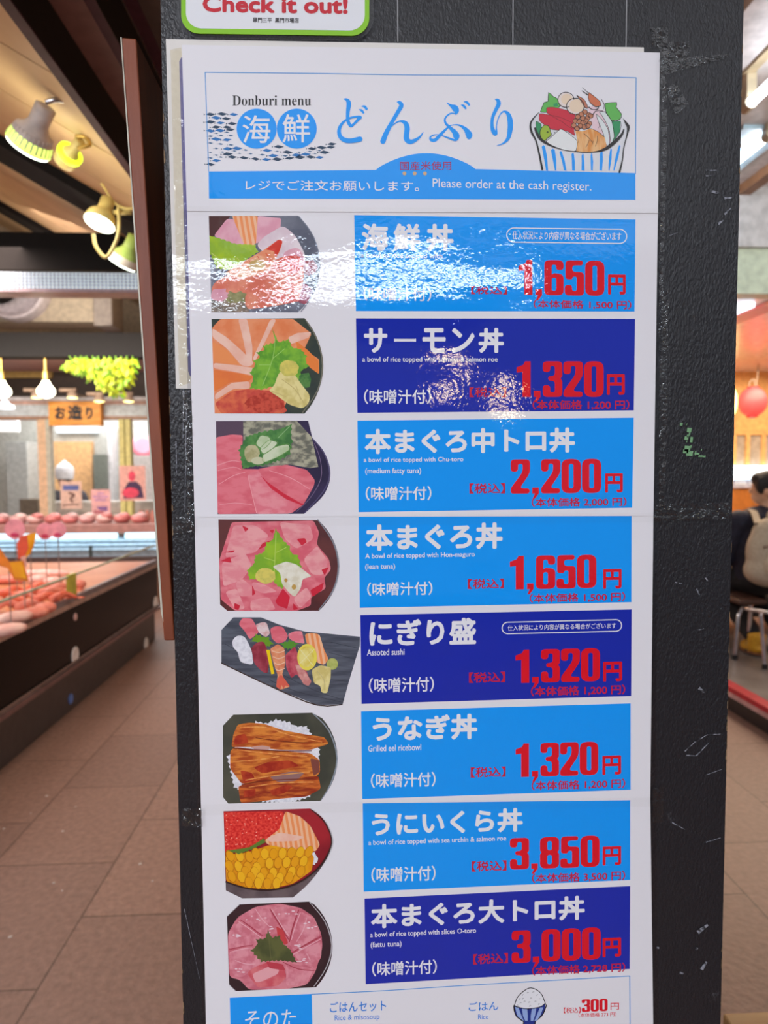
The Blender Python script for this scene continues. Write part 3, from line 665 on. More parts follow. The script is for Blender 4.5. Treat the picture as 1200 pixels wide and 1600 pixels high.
for i, (px, lab) in enumerate(((57, 'small track spotlight left of the brass-stemmed bulb'), (113, 'small track spotlight right of the brass-stemmed bulb'), (155, 'small track spotlight above the right end of the wooden sign'), (201, 'small track spotlight furthest right under the leaves'))):
    dep = 7.7; c = at(px, 616 if i < 2 else 622, dep)
    t = thing('track_spotlight', (c.x, dep, c.z + .06), lab, 'spotlight', 'small track spotlights')
    MB().cyl((c.x - .13, dep, c.z + .045), (c.x + .04, dep, c.z + .045), .02, mat('spot_beige', (214, 186, 160), .4)).cyl((c.x - .11, dep, c.z + .045), (c.x - .11, 8.36, c.z + .045), .01, mat('spot_beige', (214, 186, 160), .4)).build('arm', t)
    MB().lathe((c.x, dep, c.z + .06), (c.x, dep, c.z - .035), [(0, .025), (.5, .035), (.55, .05), (1, .055)], mat('spot_beige', (214, 186, 160), .4)).build('head', t)
    MB().lathe((c.x, dep, c.z - .032), (c.x, dep, c.z - .048), [(0, .054), (.6, .05), (1, .02)], glow('spot_glow', (250, 240, 150), 4)).build('lens', t)

# long louvred fluorescent fixture under the first beam
FY = 4.05; a, b = at(-60, 424, FY), at(228, 452, FY)
lf = thing('fluorescent_fixture', ((a.x + b.x) / 2, FY + .05, b.z), 'long white louvred fluorescent fixture across the far canopy', 'lamp')
MB().box((a.x, FY, b.z - .018), (b.x, FY + .14, b.z), mat('fixture_edge', (170, 150, 160), .4)).box((a.x, FY + .03, b.z), (b.x, FY + .14, a.z), white_paint).build('housing', lf)
MB().box((a.x, FY + .005, b.z), (b.x, FY + .028, a.z), glow('louvre_glow', (225, 240, 250), .42)).build('diffuser', lf)
mb = MB(); x = a.x
while x < b.x:
    mb.box((x, FY - .005, b.z), (x + .004, FY + .004, a.z), mat('louvre', (200, 212, 224), .4)); x += .022
for i in range(1, 5): mb.box((a.x, FY - .005, b.z + (a.z - b.z) * i / 5), (b.x, FY + .004, b.z + (a.z - b.z) * i / 5 + .004), mat('louvre', (200, 212, 224), .4))
mb.build('louvre', lf)
# ventilation unit with a round duct mouth
a, b = at(-40, 446, 7.9), at(146, 503, 7.9)
vu = thing('ventilation_unit', ((a.x + b.x) / 2, 8.0, b.z), 'beige ventilation unit with round duct mouth above the second beam', 'ventilation unit')
MB().box((a.x, 7.9, b.z), (b.x, 8.3, a.z + .1), mat('unit_beige', (206, 194, 170), .5)).build('housing', vu, bevel=.01)
MB().box((b.x, 7.9, b.z - .04), (at(175, 500, 7.9).x, 8.3, a.z + .1), mat('unit_grey', (176, 168, 160), .5)).build('side_cover', vu, bevel=.01)
c = at(28, 452, 7.88); mb = MB()
mb.lathe((c.x, 7.9, c.z), (c.x, 7.7, c.z), [(0, .36), (.9, .36), (1, .35), (1, .32), (.2, .31)], mat('duct_white', (222, 214, 218), .4), 32); mb.build('duct_ring', vu)
MB().lathe((c.x - .12, 7.72, c.z), (c.x - .12, 7.69, c.z), [(0, .2), (1, .19)], black_beam, 28).build('duct_mouth', vu)

# adjustable spot lamps under the canopy
lamp_grey, lamp_tan = mat('lamp_grey', (236, 228, 220), .45), mat('lamp_tan', (224, 204, 130), .45)
def spotlamp(neck, face, tn, tf, R, lab, m, glow_m, energy, fins=True, ring=None, bracket=()):
    A, B = at(*neck, tn), at(*face, tf); L = (B - A).length; R = R * tf / F; ax = (B - A).normalized()
    t = thing('spot_lamp', A, lab, 'spot lamp', 'spot lamps under the canopy')
    MB().lathe(A, B, [(0, R * .3), (.02, R * .45), (.42, R * .45)], m).build('socket', t)
    MB().lathe(A, B, [(.4, R * .45), (.5, R * .55), (.62, R * .82), (.72, R * .92)], m).build('reflector', t)
    MB().lathe(A, B, [(.71, R * .9), (.84, R * .97), (.95, R), (.97, R * .95)], glow_m[0], 36).build('rim', t)
    MB().lathe(A, B, [(.95, R * .98), (1.0, R * .94), (1.03, R * .6), (1.04, R * .1)], glow_m[1], 36).build('lens', t)
    if fins:
        p = ax.orthogonal().normalized(); q = ax.cross(p); mb = MB()
        for k in range(26):
            a = 2 * math.pi * k / 26; d = p * math.cos(a) + q * math.sin(a); e = ax.cross(d) * R * .035
            i0, i1 = A + ax * L * .6 + d * R * .84, A + ax * L * .9 + d * R * 1.01; o = d * R * .03
            mb.hexa([i0 - e, i0 + e, i1 + e, i1 - e], [i0 - e - o * 3, i0 + e - o * 3, i1 + e - o * 3, i1 - e - o * 3], m); 
        mb.build('cooling_fin', t)
    if ring: MB().lathe(A, B, [(.58, R * .9), (.58, R * 1.06), (.7, R * 1.06), (.7, R * .9)], ring, 30).build('ring', t)
    for pts, r, mm in bracket: MB().tube([at(x, y, d) for x, y, d in pts], r, mm, 8).build('bracket', t)
    light('spot_lamp_light', 'POINT', B + ax * .05, energy, (1, .92, .72), .1)
g1, g2 = glow('rim_green', (214, 250, 110), 1.6), glow('lens_white', (240, 255, 235), 5)
spotlamp((72, 166), (43, 231), 2.2, 2.262, 32, 'grey finned spot lamp at the left, largest under the canopy', lamp_grey, (g1, g2), 3, bracket=[([(72, 160, 2.2), (88, 156, 2.2), (105, 157, 2.22), (116, 150, 2.25)], .008, chrome)])
spotlamp((126, 220), (100, 252), 2.45, 2.52, 17, 'tan spot lamp with a green lit ring, turned towards the ceiling', lamp_tan, (lamp_tan, lamp_tan), 1, False, glow('ring_green', (206, 250, 40), 2.2), [([(118, 214, 2.45), (132, 214, 2.45), (140, 226, 2.45), (122, 232, 2.45)], .007, mat('brass', (205, 170, 90), .3, .8))])
spotlamp((169, 312), (155, 350), 2.75, 2.72, 23, 'tan spot lamp with bright lens held in a wire yoke', lamp_tan, (lamp_tan, g2), 2.2, False, None, [([(158, 287, 2.75), (162, 292, 2.75), (180, 318, 2.75), (205, 326, 2.75), (242, 309, 2.75)], .005, lamp_tan), ([(185, 324, 2.7), (186, 360, 2.7), (178, 385, 2.7), (165, 402, 2.7), (150, 385, 2.7), (146, 366, 2.7)], .007, lamp_tan), ([(178, 332, 2.72), (205, 332, 2.72)], .009, lamp_tan)])
spotlamp((211, 368), (190, 414), 2.9, 2.93, 21, 'spot lamp half hidden by the brown board, lowest under the canopy', mat('lamp_green', (176, 206, 110), .45), (lamp_grey, g2), 2.2, False, None, [([(211, 368, 2.9), (228, 352, 2.9), (257, 330, 2.9)], .008, lamp_tan)])

# brown wooden board standing edge-on at the left of the pillar
brown = mat('brown_wood', (150, 74, 38), .5, c2=(130, 62, 34), scale=40, stretch=(1, 1, .2), bump=(300, .0002, (1, 1, .3)))
dk_side = mat('board_side', (44, 34, 30), .4)
fr = [at(190, 58, .74), at(213, 60, .74), at(273, 1001, .74), at(256, 1001, .74)]; fr = [fr[3], fr[2], fr[1], fr[0]]
back = [p + Vector((0, .4, 0)) for p in fr]
bw = thing('wooden_board', ((fr[0].x + fr[1].x) / 2, .9, fr[0].z), 'tall brown wooden board seen edge-on, left of the black pillar', 'board')
MB().hexa(fr, back, brown).build('panel', bw, bevel=.0015)
MB().hexa([fr[0] + Vector((-.0025, 0, .03)), fr[0] + Vector((0, 0, .02)), fr[3], fr[3] + Vector((-.0012, 0, 0))], [fr[0] + Vector((-.0025, .3, .03)), fr[0] + Vector((0, .3, .02)), fr[3] + Vector((0, .3, 0)), fr[3] + Vector((-.0012, .3, 0))], mat('edge_highlight', (226, 220, 200), .4)).build('edge_highlight_strip', bw)  # pale strip put in for the highlight along the board's left edge

# scraps on the floor
for i, (px, py) in enumerate(((97, 1392), (84, 1380), (73, 1244), (48, 1271), (98, 1299), (219, 1350), (238, 1377), (6, 1295), (16, 1464), (118, 1261))):
    c = atZ(px, py, 0); s = .0025 + .0012 * (i % 3)
    tag(MB().box((c.x - s, c.y - s, 0), (c.x + s, c.y + s, .002), mat('scrap_grey', (206, 196, 190), .6), Matrix.Rotation(i, 3, 'Z'), c).build('paper_scrap'), 'tiny white scrap lying on the brown aisle tiles', 'scrap', 'scraps on the aisle floor')

# ================================================================== RIGHT: restaurant
struct(MB().box((1.355, -1, 3.0), (6, 4.0, 3.1), mat('ceiling_white', (232, 226, 224), .5)).box((1.14, -1, 2.93), (1.355, 4.0, 3.1), mat('beam_tan', (150, 118, 92), .5)).box((1.62, -1, 2.985), (1.66, 4.0, 3.0), mat('joint_tan', (196, 176, 140), .5)), 'ceiling_restaurant')
struct(MB().box((2.24, -1, 2.95), (2.31, 4.0, 3.0), mat('beam_brown', (160, 112, 76), .5)), 'trim_11')
zl0, zl1 = at(1175, 459, 4.0).z, at(1175, 388, 4.0).z
struct(MB().box((1.2, 4.0, zl0), (6, 4.12, zl1), mat('lintel_green', (220, 230, 204), .5)).box((1.2, 3.97, zl1), (6, 4.12, 3.05), mat('lintel_white', (214, 208, 208), .5)), 'wall_lintel')
struct(MB().box((1.2, 4.12, 2.4), (6, 7.2, 2.46), mat('ceiling_pink', (226, 200, 192), .25)), 'ceiling_dining')
struct(MB().box((5.9, 2, 0), (6, 7.2, 3), wood_orange), 'wall_right')
struct(MB().box((2.15, 2.2, 0), (6, 7.1, .13), mat('platform_dark', (50, 42, 42), .4)).box((2.2, 2.25, .13), (6, 7.1, .14), mat('concrete', (128, 122, 120), .35, c2=(104, 98, 96), scale=5, detail=6)), 'floor_platform')
struct(MB().box((2.13, 2.18, .115), (2.2, 7.1, .145), mat('red_trim', (206, 44, 60), .35)).box((2.128, 2.17, .09), (2.15, 7.1, .116), mat('pink_trim', (220, 176, 178), .4)), 'trim_12')
def zd(y): return at(1175, y, 7.1).z
struct(MB().box((1.2, 7.1, .1), (6, 7.2, zd(680)), wood_orange).box((1.2, 7.1, zd(680)), (6, 7.2, 2.46), mat('wall_peach', (240, 190, 120), .5)), 'wall_dining')
w2 = struct(MB().box((2.5, 7.06, zd(680)), (6, 7.1, zd(672)), mat('rail_tan', (232, 180, 112), .5)), 'window_2')
MB().box((2.5, 7.08, zd(728)), (6, 7.1, zd(680)), mat('pane_grey', (178, 166, 150), .2)).build('window_pane', w2)
for x0, x1 in ((1144, 1150), (1165, 1171), (1190, 1196)):
    MB().box((at(x0, 700, 7.06).x, 7.05, zd(752)), (at(x1, 700, 7.06).x, 7.1, zd(680)), mat('rail_tan', (232, 180, 112), .5)).build('window_frame', w2)
slab('strip_lamp', 1120, 728, 1260, 748, 7.0, glow('strip_blue', (215, 240, 255), 3.5), 'bright white strip lamp along the orange dining room wall', 'lamp', .06)
bn = slab('wall_banner', 1146, 749, 1260, 762, 7.04, mat('banner_grey', (178, 176, 190), .5), 'narrow grey banner with white characters under the strip lamp', 'banner', .02)
mb = MB()
for x in (1150, 1154.5, 1159, 1163, 1172, 1176.5): stroke(mb, [(x, 750.5, 2), (x + 1.5, 752.5, 2.6), (x - .5, 755, 2.2), (x + 2, 757, 2)], white_cloth, 7.035)
mb.build('lettering', bn)
mb = MB()
for i in range(24): x = at(1140 + i * 4, 790, 7.05).x; mb.box((x, 7.06, .5), (x + .012, 7.1, zd(765)), mat('lattice', (206, 130, 60), .5))
mb.box((2.5, 7.05, zd(815)), (6, 7.1, zd(811)), mat('lattice', (206, 130, 60), .5))
struct(mb, 'trim_13')
# fluorescent tubes at the top right
def tube_lamp(name, X, ya, yb, Z, lab, tray=None):
    t = thing(name, (X, (ya + yb) / 2, Z), lab, 'lamp', 'fluorescent tubes over the restaurant front')
    if tray: MB().box((X - tray, ya - .02, Z + .03), (X + tray, yb + .1, 2.999), mat('tray_blue', (196, 224, 240), .4)).build('housing', t)
    MB().cyl((X, ya, Z), (X, yb, Z), .02, glow('tube_white', (240, 246, 255), 11)).build('tube', t)
    for y, s in ((ya, -1), (yb, 1)): MB().cyl((X, y, Z), (X, y + s * .05, Z), .026, mat('socket_cream', (206, 190, 160), .4)).box((X - .02, min(y, y + s * .05), Z), (X + .02, max(y, y + s * .05), 2.999), mat('socket_cream', (206, 190, 160), .4)).build('socket', t)
c = at(1170, 163, 2.86); tube_lamp('fluorescent_lamp', c.x, 1.7, 2.84, c.z, 'bare white fluorescent tube ending near the pillar, higher of two')
tube_lamp('fluorescent_lamp', 1.99, 3.3, 3.9, 2.95, 'white tube in a pale blue tray beyond the first tube', .12)
# strip on the dining ceiling and the red paper streamer
a = at(1150, 484, 4.4)
tag(MB().box((2.41, 4.2, 2.37), (2.49, 5.4, 2.399), glow('ceil_strip', (230, 240, 255), 3)).build('strip_lamp'), 'white strip lamp on the dining room ceiling beside red streamer', 'lamp')
tag(MB().box((2.56, 4.15, 2.385), (2.7, 5.2, 2.399), mat('streamer', (232, 96, 92), .4, c2=(244, 150, 110), scale=3)).build('streamer'), 'red paper streamer fixed along the dining room ceiling', 'streamer')
# red lantern
Yl = 6.6; c = at(1176, 628, Yl)
ln = thing('paper_lantern', (c.x, Yl, c.z), 'round red paper lantern hanging in the dining room', 'lantern')
lan_m = glow('lantern_red', (250, 92, 80), .55, (236, 60, 66)); R = 21.5 * Yl / F
prof = []
for i in range(25):
    th = math.pi * (.14 + .72 * i / 24); prof.append(((1 - math.cos(th)) / 2, R * math.sin(th) * (1.0 + .012 * math.cos(i * math.pi))))
MB().lathe((c.x, Yl, c.z + R * 1.1), (c.x, Yl, c.z - R * 1.1), prof, lan_m, 32).build('body', ln)
MB().cyl((c.x, Yl, c.z + R * .98), (c.x, Yl, c.z + R * 1.12), R * .42, mat('lantern_top', (206, 40, 50), .5)).build('top_ring', ln)
MB().cyl((c.x, Yl, c.z - R * 1.12), (c.x, Yl, c.z - R * .98), R * .4, mat('lantern_top', (206, 40, 50), .5)).cyl((c.x, Yl, c.z - R * 1.2), (c.x, Yl, c.z - R * 1.12), R * .2, white_paint).build('bottom_ring', ln)
MB().tube([(c.x - R * .3, Yl, c.z + R * 1.1), (c.x - R * .22, Yl, c.z + R * 1.5), (c.x, Yl, c.z + R * 1.65), (c.x + R * .22, Yl, c.z + R * 1.5), (c.x + R * .3, Yl, c.z + R * 1.1)], .006, mat('wire_grey', (150, 130, 110), .4)).tube([(c.x, Yl, c.z + R * 1.65), (c.x + .03, Yl, 2.2), (c.x + .05, Yl, 2.4)], .006, mat('wire_grey', (150, 130, 110), .4)).build('hook', ln)
c = at(1144, 628, 6.9)
tag(MB().ell((c.x, 6.9, c.z), (.05, .05, .14), glow('wall_lamp', (255, 226, 150), 3)).cyl((c.x, 6.9, c.z), (c.x, 7.1, c.z), .02, chrome).build('wall_lamp'), 'warm oval wall lamp beside the red lantern', 'lamp')

# stool
ST = .14
def sp(px, py, dep): return at(px, py, dep)
stl = thing('stool', (2.72, 4.6, ST), 'chrome-legged stool with a dark round-cornered seat under the seated person', 'stool')
sz = at(1170, 944, 4.42).z
fl, fr_ = atZ(1148, 1030, ST), atZ(1195, 1045, ST); bl, br = Vector((fl.x + .06, fl.y + .34, ST)), Vector((fr_.x + .1, fr_.y + .36, ST))
A1, A2 = Vector((fl.x + .03, fl.y + .02, sz)), Vector((fr_.x - .01, fr_.y + .04, sz)); A3, A4 = Vector((bl.x + .0, bl.y - .03, sz)), Vector((br.x, br.y - .03, sz))
MB().tube([fl, fl + (A1 - fl) * .5, A1 - Vector((0, 0, .06)), A1 + Vector((.03, 0, -.008)), (A1 + A2) / 2, A2 + Vector((.06, 0, 0))], .0125, chrome).build('leg', stl)
MB().tube([fr_, fr_ + (A2 - fr_) * .5, A2], .0125, chrome).build('leg', stl)
MB().tube([bl, bl + (A3 - bl) * .5, A3], .0125, chrome).build('leg', stl)
MB().tube([br, br + (A4 - br) * .5, A4], .0125, chrome).build('leg', stl)
for q in (fl, fr_, bl, br): MB().cyl((q.x, q.y, ST), (q.x, q.y, ST + .03), .017, mat('rubber', (40, 38, 40), .6)).build('foot_cap', stl)
MB().box((A1.x - .01, A1.y - .02, sz + .012), (A2.x + .16, A3.y + .05, sz + .045), mat('seat_brown', (80, 52, 40), .5)).build('seat', stl, bevel=.012)
# table
a = at(1158, 862, 5.0)
tb = thing('dining_table', (2.95, 5.35, ST), 'white-topped dining table in front of the seated person', 'table')
MB().box((2.2, 5.0, a.z - .03), (3.7, 5.7, a.z + .01), mat('table_white', (232, 228, 220), .4)).build('tabletop', tb, bevel=.005)
MB().box((2.25, 5.36, ST + .05), (3.65, 5.39, a.z - .03), mat('table_shadow', (44, 34, 32), .5)).build('panel', tb)  # dark sheet added to stand in for the shade beneath the table
for x in (2.3, 3.6):
    for y in (5.08, 5.62): MB().cyl((x, y, ST), (x, y, a.z - .03), .02, mat('table_leg', (60, 54, 54), .4)).build('leg', tb)
TZ = a.z + .01
cup = at(1146, 846, 5.1)
tag(MB().lathe((2.74, 5.1, TZ), (2.74, 5.1, TZ + .09), [(0, .028), (1, .036)], mat('cup_cream', (240, 224, 190), .4)).build('cup'), 'cream cup on the table beside the seated person', 'cup')

# seated person with backpack
navy, navy2 = mat('navy_cloth', (34, 36, 56), .8, c2=(26, 28, 46), scale=30), mat('black_trousers', (24, 22, 26), .8)
hp = at(1199, 763, 4.62); px_, py_, pz_ = hp.x, hp.y, hp.z        # head centre
fdir = Vector((-.06, 1, 0)).normalized(); hdir = Vector((-.8, .6, 0)).normalized(); hside = Vector((0, 0, 1)).cross(hdir); side = Vector((0, 0, 1)).cross(fdir)   # side points to the person's left
pe = thing('person', (px_ + .02, py_ + .02, ST), 'seated person in a navy jacket with short black hair, seen from behind', 'person')
seat_z = sz + .06
pel = Vector((px_ - .03, py_ + .02, seat_z + .09)); ch = Vector((px_ - .05, py_ + .0, pz_ - .3)); nk = Vector((px_ + .01, py_, pz_ - .13)); hd = Vector((px_, py_, pz_))
Rz = Matrix(((fdir.x, side.x, 0), (fdir.y, side.y, 0), (0, 0, 1)))
def L(v, o): return o + Rz @ Vector(v)
Rh = Matrix(((hdir.x, hside.x, 0), (hdir.y, hside.y, 0), (0, 0, 1)))
def LH(v, o): return o + Rh @ Vector(v)
mb = MB()
mb.ell(hd, (.095, .075, .11), skin, 18, 12, Rh); mb.ell(LH((.035, 0, -.06), hd), (.06, .052, .055), skin, 14, 10, Rh)      # skull, jaw
mb.ell(LH((.098, 0, -.02), hd), (.022, .013, .02), skin, 10, 8, Rh); mb.ell(LH((.09, 0, -.06), hd), (.012, .025, .012), skin, 10, 8, Rh); mb.ell(LH((.085, 0, .02), hd), (.015, .05, .012), skin, 10, 8, Rh)
for s in (-1, 1): mb.ell(LH((-.005, s * .076, -.015), hd), (.022, .012, .034), skin, 10, 8, Rh)
tcap(mb, LH((-.01, 0, -.07), hd), nk - Vector((0, 0, .04)), .052, .06, skin)
tcap(mb, ch + Vector((0, 0, .1)), ch - Vector((0, 0, .1)), .13, .135, skin); tcap(mb, ch - Vector((0, 0, .1)), pel, .13, .14, skin)
hands = {}
for s in (-1, 1):
    sh = L((-.0, s * .15, .07), ch); el = L((.07, s * .215, -.2), ch); wr = L((.34, s * .17, 0), ch); wr.z = TZ + .03
    mb.ell(sh, .062, skin); tcap(mb, sh, el, .052, .042, skin); tcap(mb, el, wr, .042, .028, skin)
    hd_d = (wr - el); hd_d.z = 0; hd_d.normalize(); hn = Vector((0, 0, 1)).cross(hd_d)
    pc_ = wr + hd_d * .045; mb.ell(pc_, (.048, .038, .016), skin, 12, 8, Matrix(((hd_d.x, hn.x, 0), (hd_d.y, hn.y, 0), (0, 0, 1))))
    for q, fl_ in enumerate((.062, .072, .068, .052)):
        b0 = pc_ + hd_d * .035 + hn * (q - 1.5) * .018; b1 = b0 + hd_d * fl_ * .55 + Vector((0, 0, .006)); b2 = b1 + hd_d * fl_ * .45 - Vector((0, 0, .018))
        tcap(mb, b0, b1, .0092, .0085, skin); tcap(mb, b1, b2, .0085, .007, skin)
    tb0 = pc_ - hd_d * .01 - hn * s * .032; tb1 = tb0 + hd_d * .03 - hn * s * .02; tcap(mb, tb0, tb1, .0115, .010, skin); tcap(mb, tb1, tb1 + hd_d * .028, .01, .008, skin)
    hp_ = L((.04, s * .1, -.02), pel); kn = L((.42, s * .12, .0), pel); kn.z = seat_z + .07; an = L((.2 if s > 0 else .42, s * .1, 0), pel); 
    an = atZ(1181, 1004, ST + .08) if s > 0 else atZ(1181, 1004, ST + .08) + Vector((.27, .1, 0))
    an.z = ST + .08; tcap(mb, hp_, kn, .085, .062, skin); tcap(mb, kn, an, .058, .04, skin); mb.ell(an + Rz @ Vector((.05, 0, -.045)), (.11, .042, .035), skin, 12, 8, Rz)
    hands[s] = (sh, el, wr, hp_, kn, an)
fuse(mb, 'body', pe, .0075, 4)
mb = MB(); tcap(mb, ch + Vector((0, 0, .12)), ch - Vector((0, 0, .1)), .14, .165, navy); tcap(mb, ch - Vector((0, 0, .1)), pel - Vector((0, 0, .03)), .165, .17, navy)
tcap(mb, nk - Vector((0, 0, .03)), ch + Vector((0, 0, .08)), .068, .12, navy)
for s in (-1, 1):
    sh, el, wr = hands[s][:3]; mb.ell(sh, .085, navy); tcap(mb, sh, el, .078, .068, navy); tcap(mb, el, el + (wr - el) * .85, .066, .048, navy)
fuse(mb, 'jacket', pe, .012)
mb = MB(); mb.ell(pel - Vector((0, 0, .03)), (.17, .18, .1), navy2, 16, 10, Rz)
for s in (-1, 1):
    hp_, kn, an = hands[s][3:]; tcap(mb, hp_, kn, .105, .08, navy2); tcap(mb, kn, an + Vector((0, 0, .03)), .075, .062, navy2)
fuse(mb, 'trousers', pe, .013)
hair = mat('hair_black', (26, 22, 24), .6)
mb = MB(); mb.ell(LH((-.012, 0, .025), hd), (.105, .09, .105), hair, 18, 12, Rh); mb.ell(LH((-.045, 0, -.02), hd), (.075, .082, .085), hair, 16, 10, Rh); mb.ell(LH((.05, 0, .065), hd), (.055, .07, .05), hair, 14, 10, Rh)
mb.ell(LH((.035, .07, .02), hd), (.03, .02, .06), hair, 10, 8, Rh); fuse(mb, 'hair', pe, .009, 4)
boot = mat('boot_yellow', (222, 166, 40), .6, c2=(196, 140, 30), scale=30); sole = mat('boot_sole', (130, 80, 50), .6)
for s in (-1, 1):
    an = hands[s][5]; mb = MB(); mb.ell(an + Rz @ Vector((.035, 0, -.035)), (.112, .055, .045), boot, 16, 10, Rz); tcap(mb, an + Vector((0, 0, -.03)), an + Vector((0, 0, .06)), .056, .06, boot)
    b = fuse(mb, 'boot', pe, .009, 4); mb = MB(); q = an + Rz @ Vector((.035, 0, 0)); mb.ell((q.x, q.y, ST + .014), (.116, .058, .014), sole, 16, 8, Rz); mb.build('sole', b)
# backpack
bpm = mat('backpack_beige', (196, 182, 160), .85, c2=(182, 166, 144), scale=60); bpd = mat('backpack_fold', (160, 140, 122), .85)
bc = L((-.215, .05, -.1), ch)
bk = thing('backpack', (bc.x, bc.y, bc.z - .24), 'beige fabric backpack worn by the seated person in navy', 'backpack')
mb = MB(); mb.ell(bc + Vector((0, 0, -.02)), (.1, .185, .22), bpm, 20, 14, Rz); mb.ell(bc + Vector((0, 0, -.13)), (.105, .2, .12), bpm, 20, 12, Rz); mb.ell(bc + Vector((0, 0, .1)), (.085, .15, .12), bpm, 18, 12, Rz)
fuse(mb, 'bag', bk, .013, 8)
mb = MB(); mb.ell(L((-.075, 0, -.1), bc), (.05, .12, .1), bpm, 18, 10, Rz); mb.build('front_pocket', bk)
MB().tube([L((-.08, .12, .03), bc), L((-.11, .04, .05), bc), L((-.11, -.04, .05), bc), L((-.08, -.12, .03), bc)], .007, bpd).build('zip_seam', bk)
for s in (-1, 1):
    sh = hands[s][0]; q0 = L((.0, s * .11, .17), bc); q1 = sh + Rz @ Vector((-.03, -s * .07, .075)); q2 = sh + Rz @ Vector((.07, -s * .05, .03)); q3 = sh + Rz @ Vector((.09, -s * .04, -.12))
    pts = smooth_path([q0, q1, q2, q3]); mb = MB(); vs = []
    for p in pts: vs += [p + Rz @ Vector((0, -.024, 0)), p + Rz @ Vector((0, .024, 0)), p + Rz @ Vector((-.004, .024, .012)), p + Rz @ Vector((-.004, -.024, .012))]
    fs = [];
    for i in range(len(pts) - 1):
        for kx in range(4): fs.append((i * 4 + kx, i * 4 + (kx + 1) % 4, i * 4 + 4 + (kx + 1) % 4, i * 4 + 4 + kx))
    mb.add(vs, fs, bpm); mb.build('strap', bk)
MB().tube([L((.01, -.04, .2), bc), L((0, -.03, .25), bc), L((0, .03, .25), bc), L((.01, .04, .2), bc)], .009, bpm).build('handle', bk)

# small wooden bench whose corner shows at the bottom right
a = at(1129, 1583, 1.0)
be = thing('wooden_bench', (a.x + .3, .88, 0), 'pale wooden bench top, only its corner showing by the pillar', 'bench')
pine = mat('pine', (206, 166, 116), .5, c2=(186, 142, 94), scale=6, stretch=(.6, 6, 6))
MB().box((a.x, .76, a.z - .03), (a.x + .6, 1.0, a.z), pine).build('seat', be, bevel=.003)
for x in (a.x + .05, a.x + .53):
    for y in (.79, .94): MB().box((x, y, 0), (x + .035, y + .035, a.z - .03), pine).build('leg', be)

# ================================================================== light fixtures behind the camera (real lamps of the aisle, reflected in the laminate)
def batten(X, Y, Z, Lh, lab, m, rz=0):
    t = thing('fluorescent_batten', (X, Y, Z), lab, 'lamp', 'fluorescent battens over the aisle')
    R = Matrix.Rotation(rz, 3, 'Z'); o = Vector((X, Y, Z))
    mb = MB().box((X - Lh, Y - .07, Z + .03), (X + Lh, Y + .07, Z + .09), white_paint, R, o); mb.build('housing', t)
    for s in (-1, 1): MB().cyl(o + R @ Vector((-Lh, s * .035, 0)), o + R @ Vector((Lh, s * .035, 0)), .016, m).build('tube', t)
    for s in (-1, 1): MB().cyl(o + R @ Vector((s * Lh * .8, 0, .09)), o + R @ Vector((s * Lh * .8, 0, .297)), .006, chrome).build('rod', t)
batten(-.1, -2.5, 2.42, 1.05, 'twin tube batten hung across the aisle near the menu', glow('batten_tube', (225, 240, 255), 38), .12)
for X, Y, Z, lab in ((.72, -4.0, 2.08, 'warm pendant bulb over the aisle behind the viewer, nearer the canopy'), (1.2, -4.2, 2.0, 'warm pendant bulb over the aisle behind the viewer, nearer the restaurant')):
    t = thing('pendant_lamp', (X, Y, Z), lab, 'lamp', 'warm pendants over the aisle')
    MB().cyl((X, Y, Z + .16), (X, Y, 2.72), .005, black_beam, n=8).build('cord', t)
    MB().lathe((X, Y, Z + .18), (X, Y, Z - .02), [(0, .02), (.3, .05), (.7, .13), (1, .15)], mat('shade_cream', (220, 200, 160), .4)).build('shade', t)
    MB().ell((X, Y, Z - .04), .075, glow('warm_bulb', (255, 226, 170), 34)).build('bulb', t)
# ---- the menu and its prints

# ================================================================== THE MENU: laminated sheets taped to the pillar
INK = .00012                                    # one printed layer
white_i = ink((238, 236, 240)); ltext = ink((240, 240, 244)); blue_i = ink((0, 158, 255)); navy_i = ink((20, 42, 170)); red_i = ink((226, 14, 36)); dull_i = ink((200, 30, 64)); black_i = ink((34, 30, 34))
line_i = ink((90, 160, 226))
margin_m = clear('laminate_margin', (.82, .82, .84), rough=.06, bump=(160, .0004))
tape_m = clear('clear_tape', (.74, .74, .74), rough=.05, bump=(210, .0028), ior=1.8)
tape_flat = clear('flat_tape', (.985, .985, .98), rough=.05, bump=(60, .0004), ior=1.25)
tape_old = clear('aged_tape', (.96, .93, .84), rough=.1, bump=(90, .001), white=.05)
def sheet(quad, Y, label, name='menu_sheet', m=None, th=.0004, n=14):
    """paper with real thickness; quad = TL, TR, BR, BL in picture coordinates on the plane at depth Y (its printed face)"""
    P = [at(x, y, Y) for x, y in quad]; mb = MB(); bk = [p + Vector((0, th, 0)) for p in P]
    mb.hexa([P[3], P[2], P[1], P[0]], [bk[3], bk[2], bk[1], bk[0]], m or white_i)
    o = mb.build(name, origin=(sum((p.x for p in P)) / 4, Y, P[2].z)); return tag(o, label, 'menu sheet', 'laminated menu sheets')
def strip(mb, quad, m, Y): mb.add([at(x, y, Y) for x, y in (quad[3], quad[2], quad[1], quad[0])], [(0, 1, 2, 3)], m)

# --- older sheet beneath, its left and top margins showing
Yo = YP - .0010
old = sheet([(259, 61), (1006, 74), (1012, 620), (275, 607)], Yo, 'older cream laminated sheet showing at the left, underneath the header sheet', m=ink((232, 228, 222)))
mb = MB(); poly(mb, [(280, 96), (283, 90), (287, 90), (300, 588), (297, 588), (294, 580)], ink((112, 110, 176)), Yo - INK); mb.build('border_line', old)

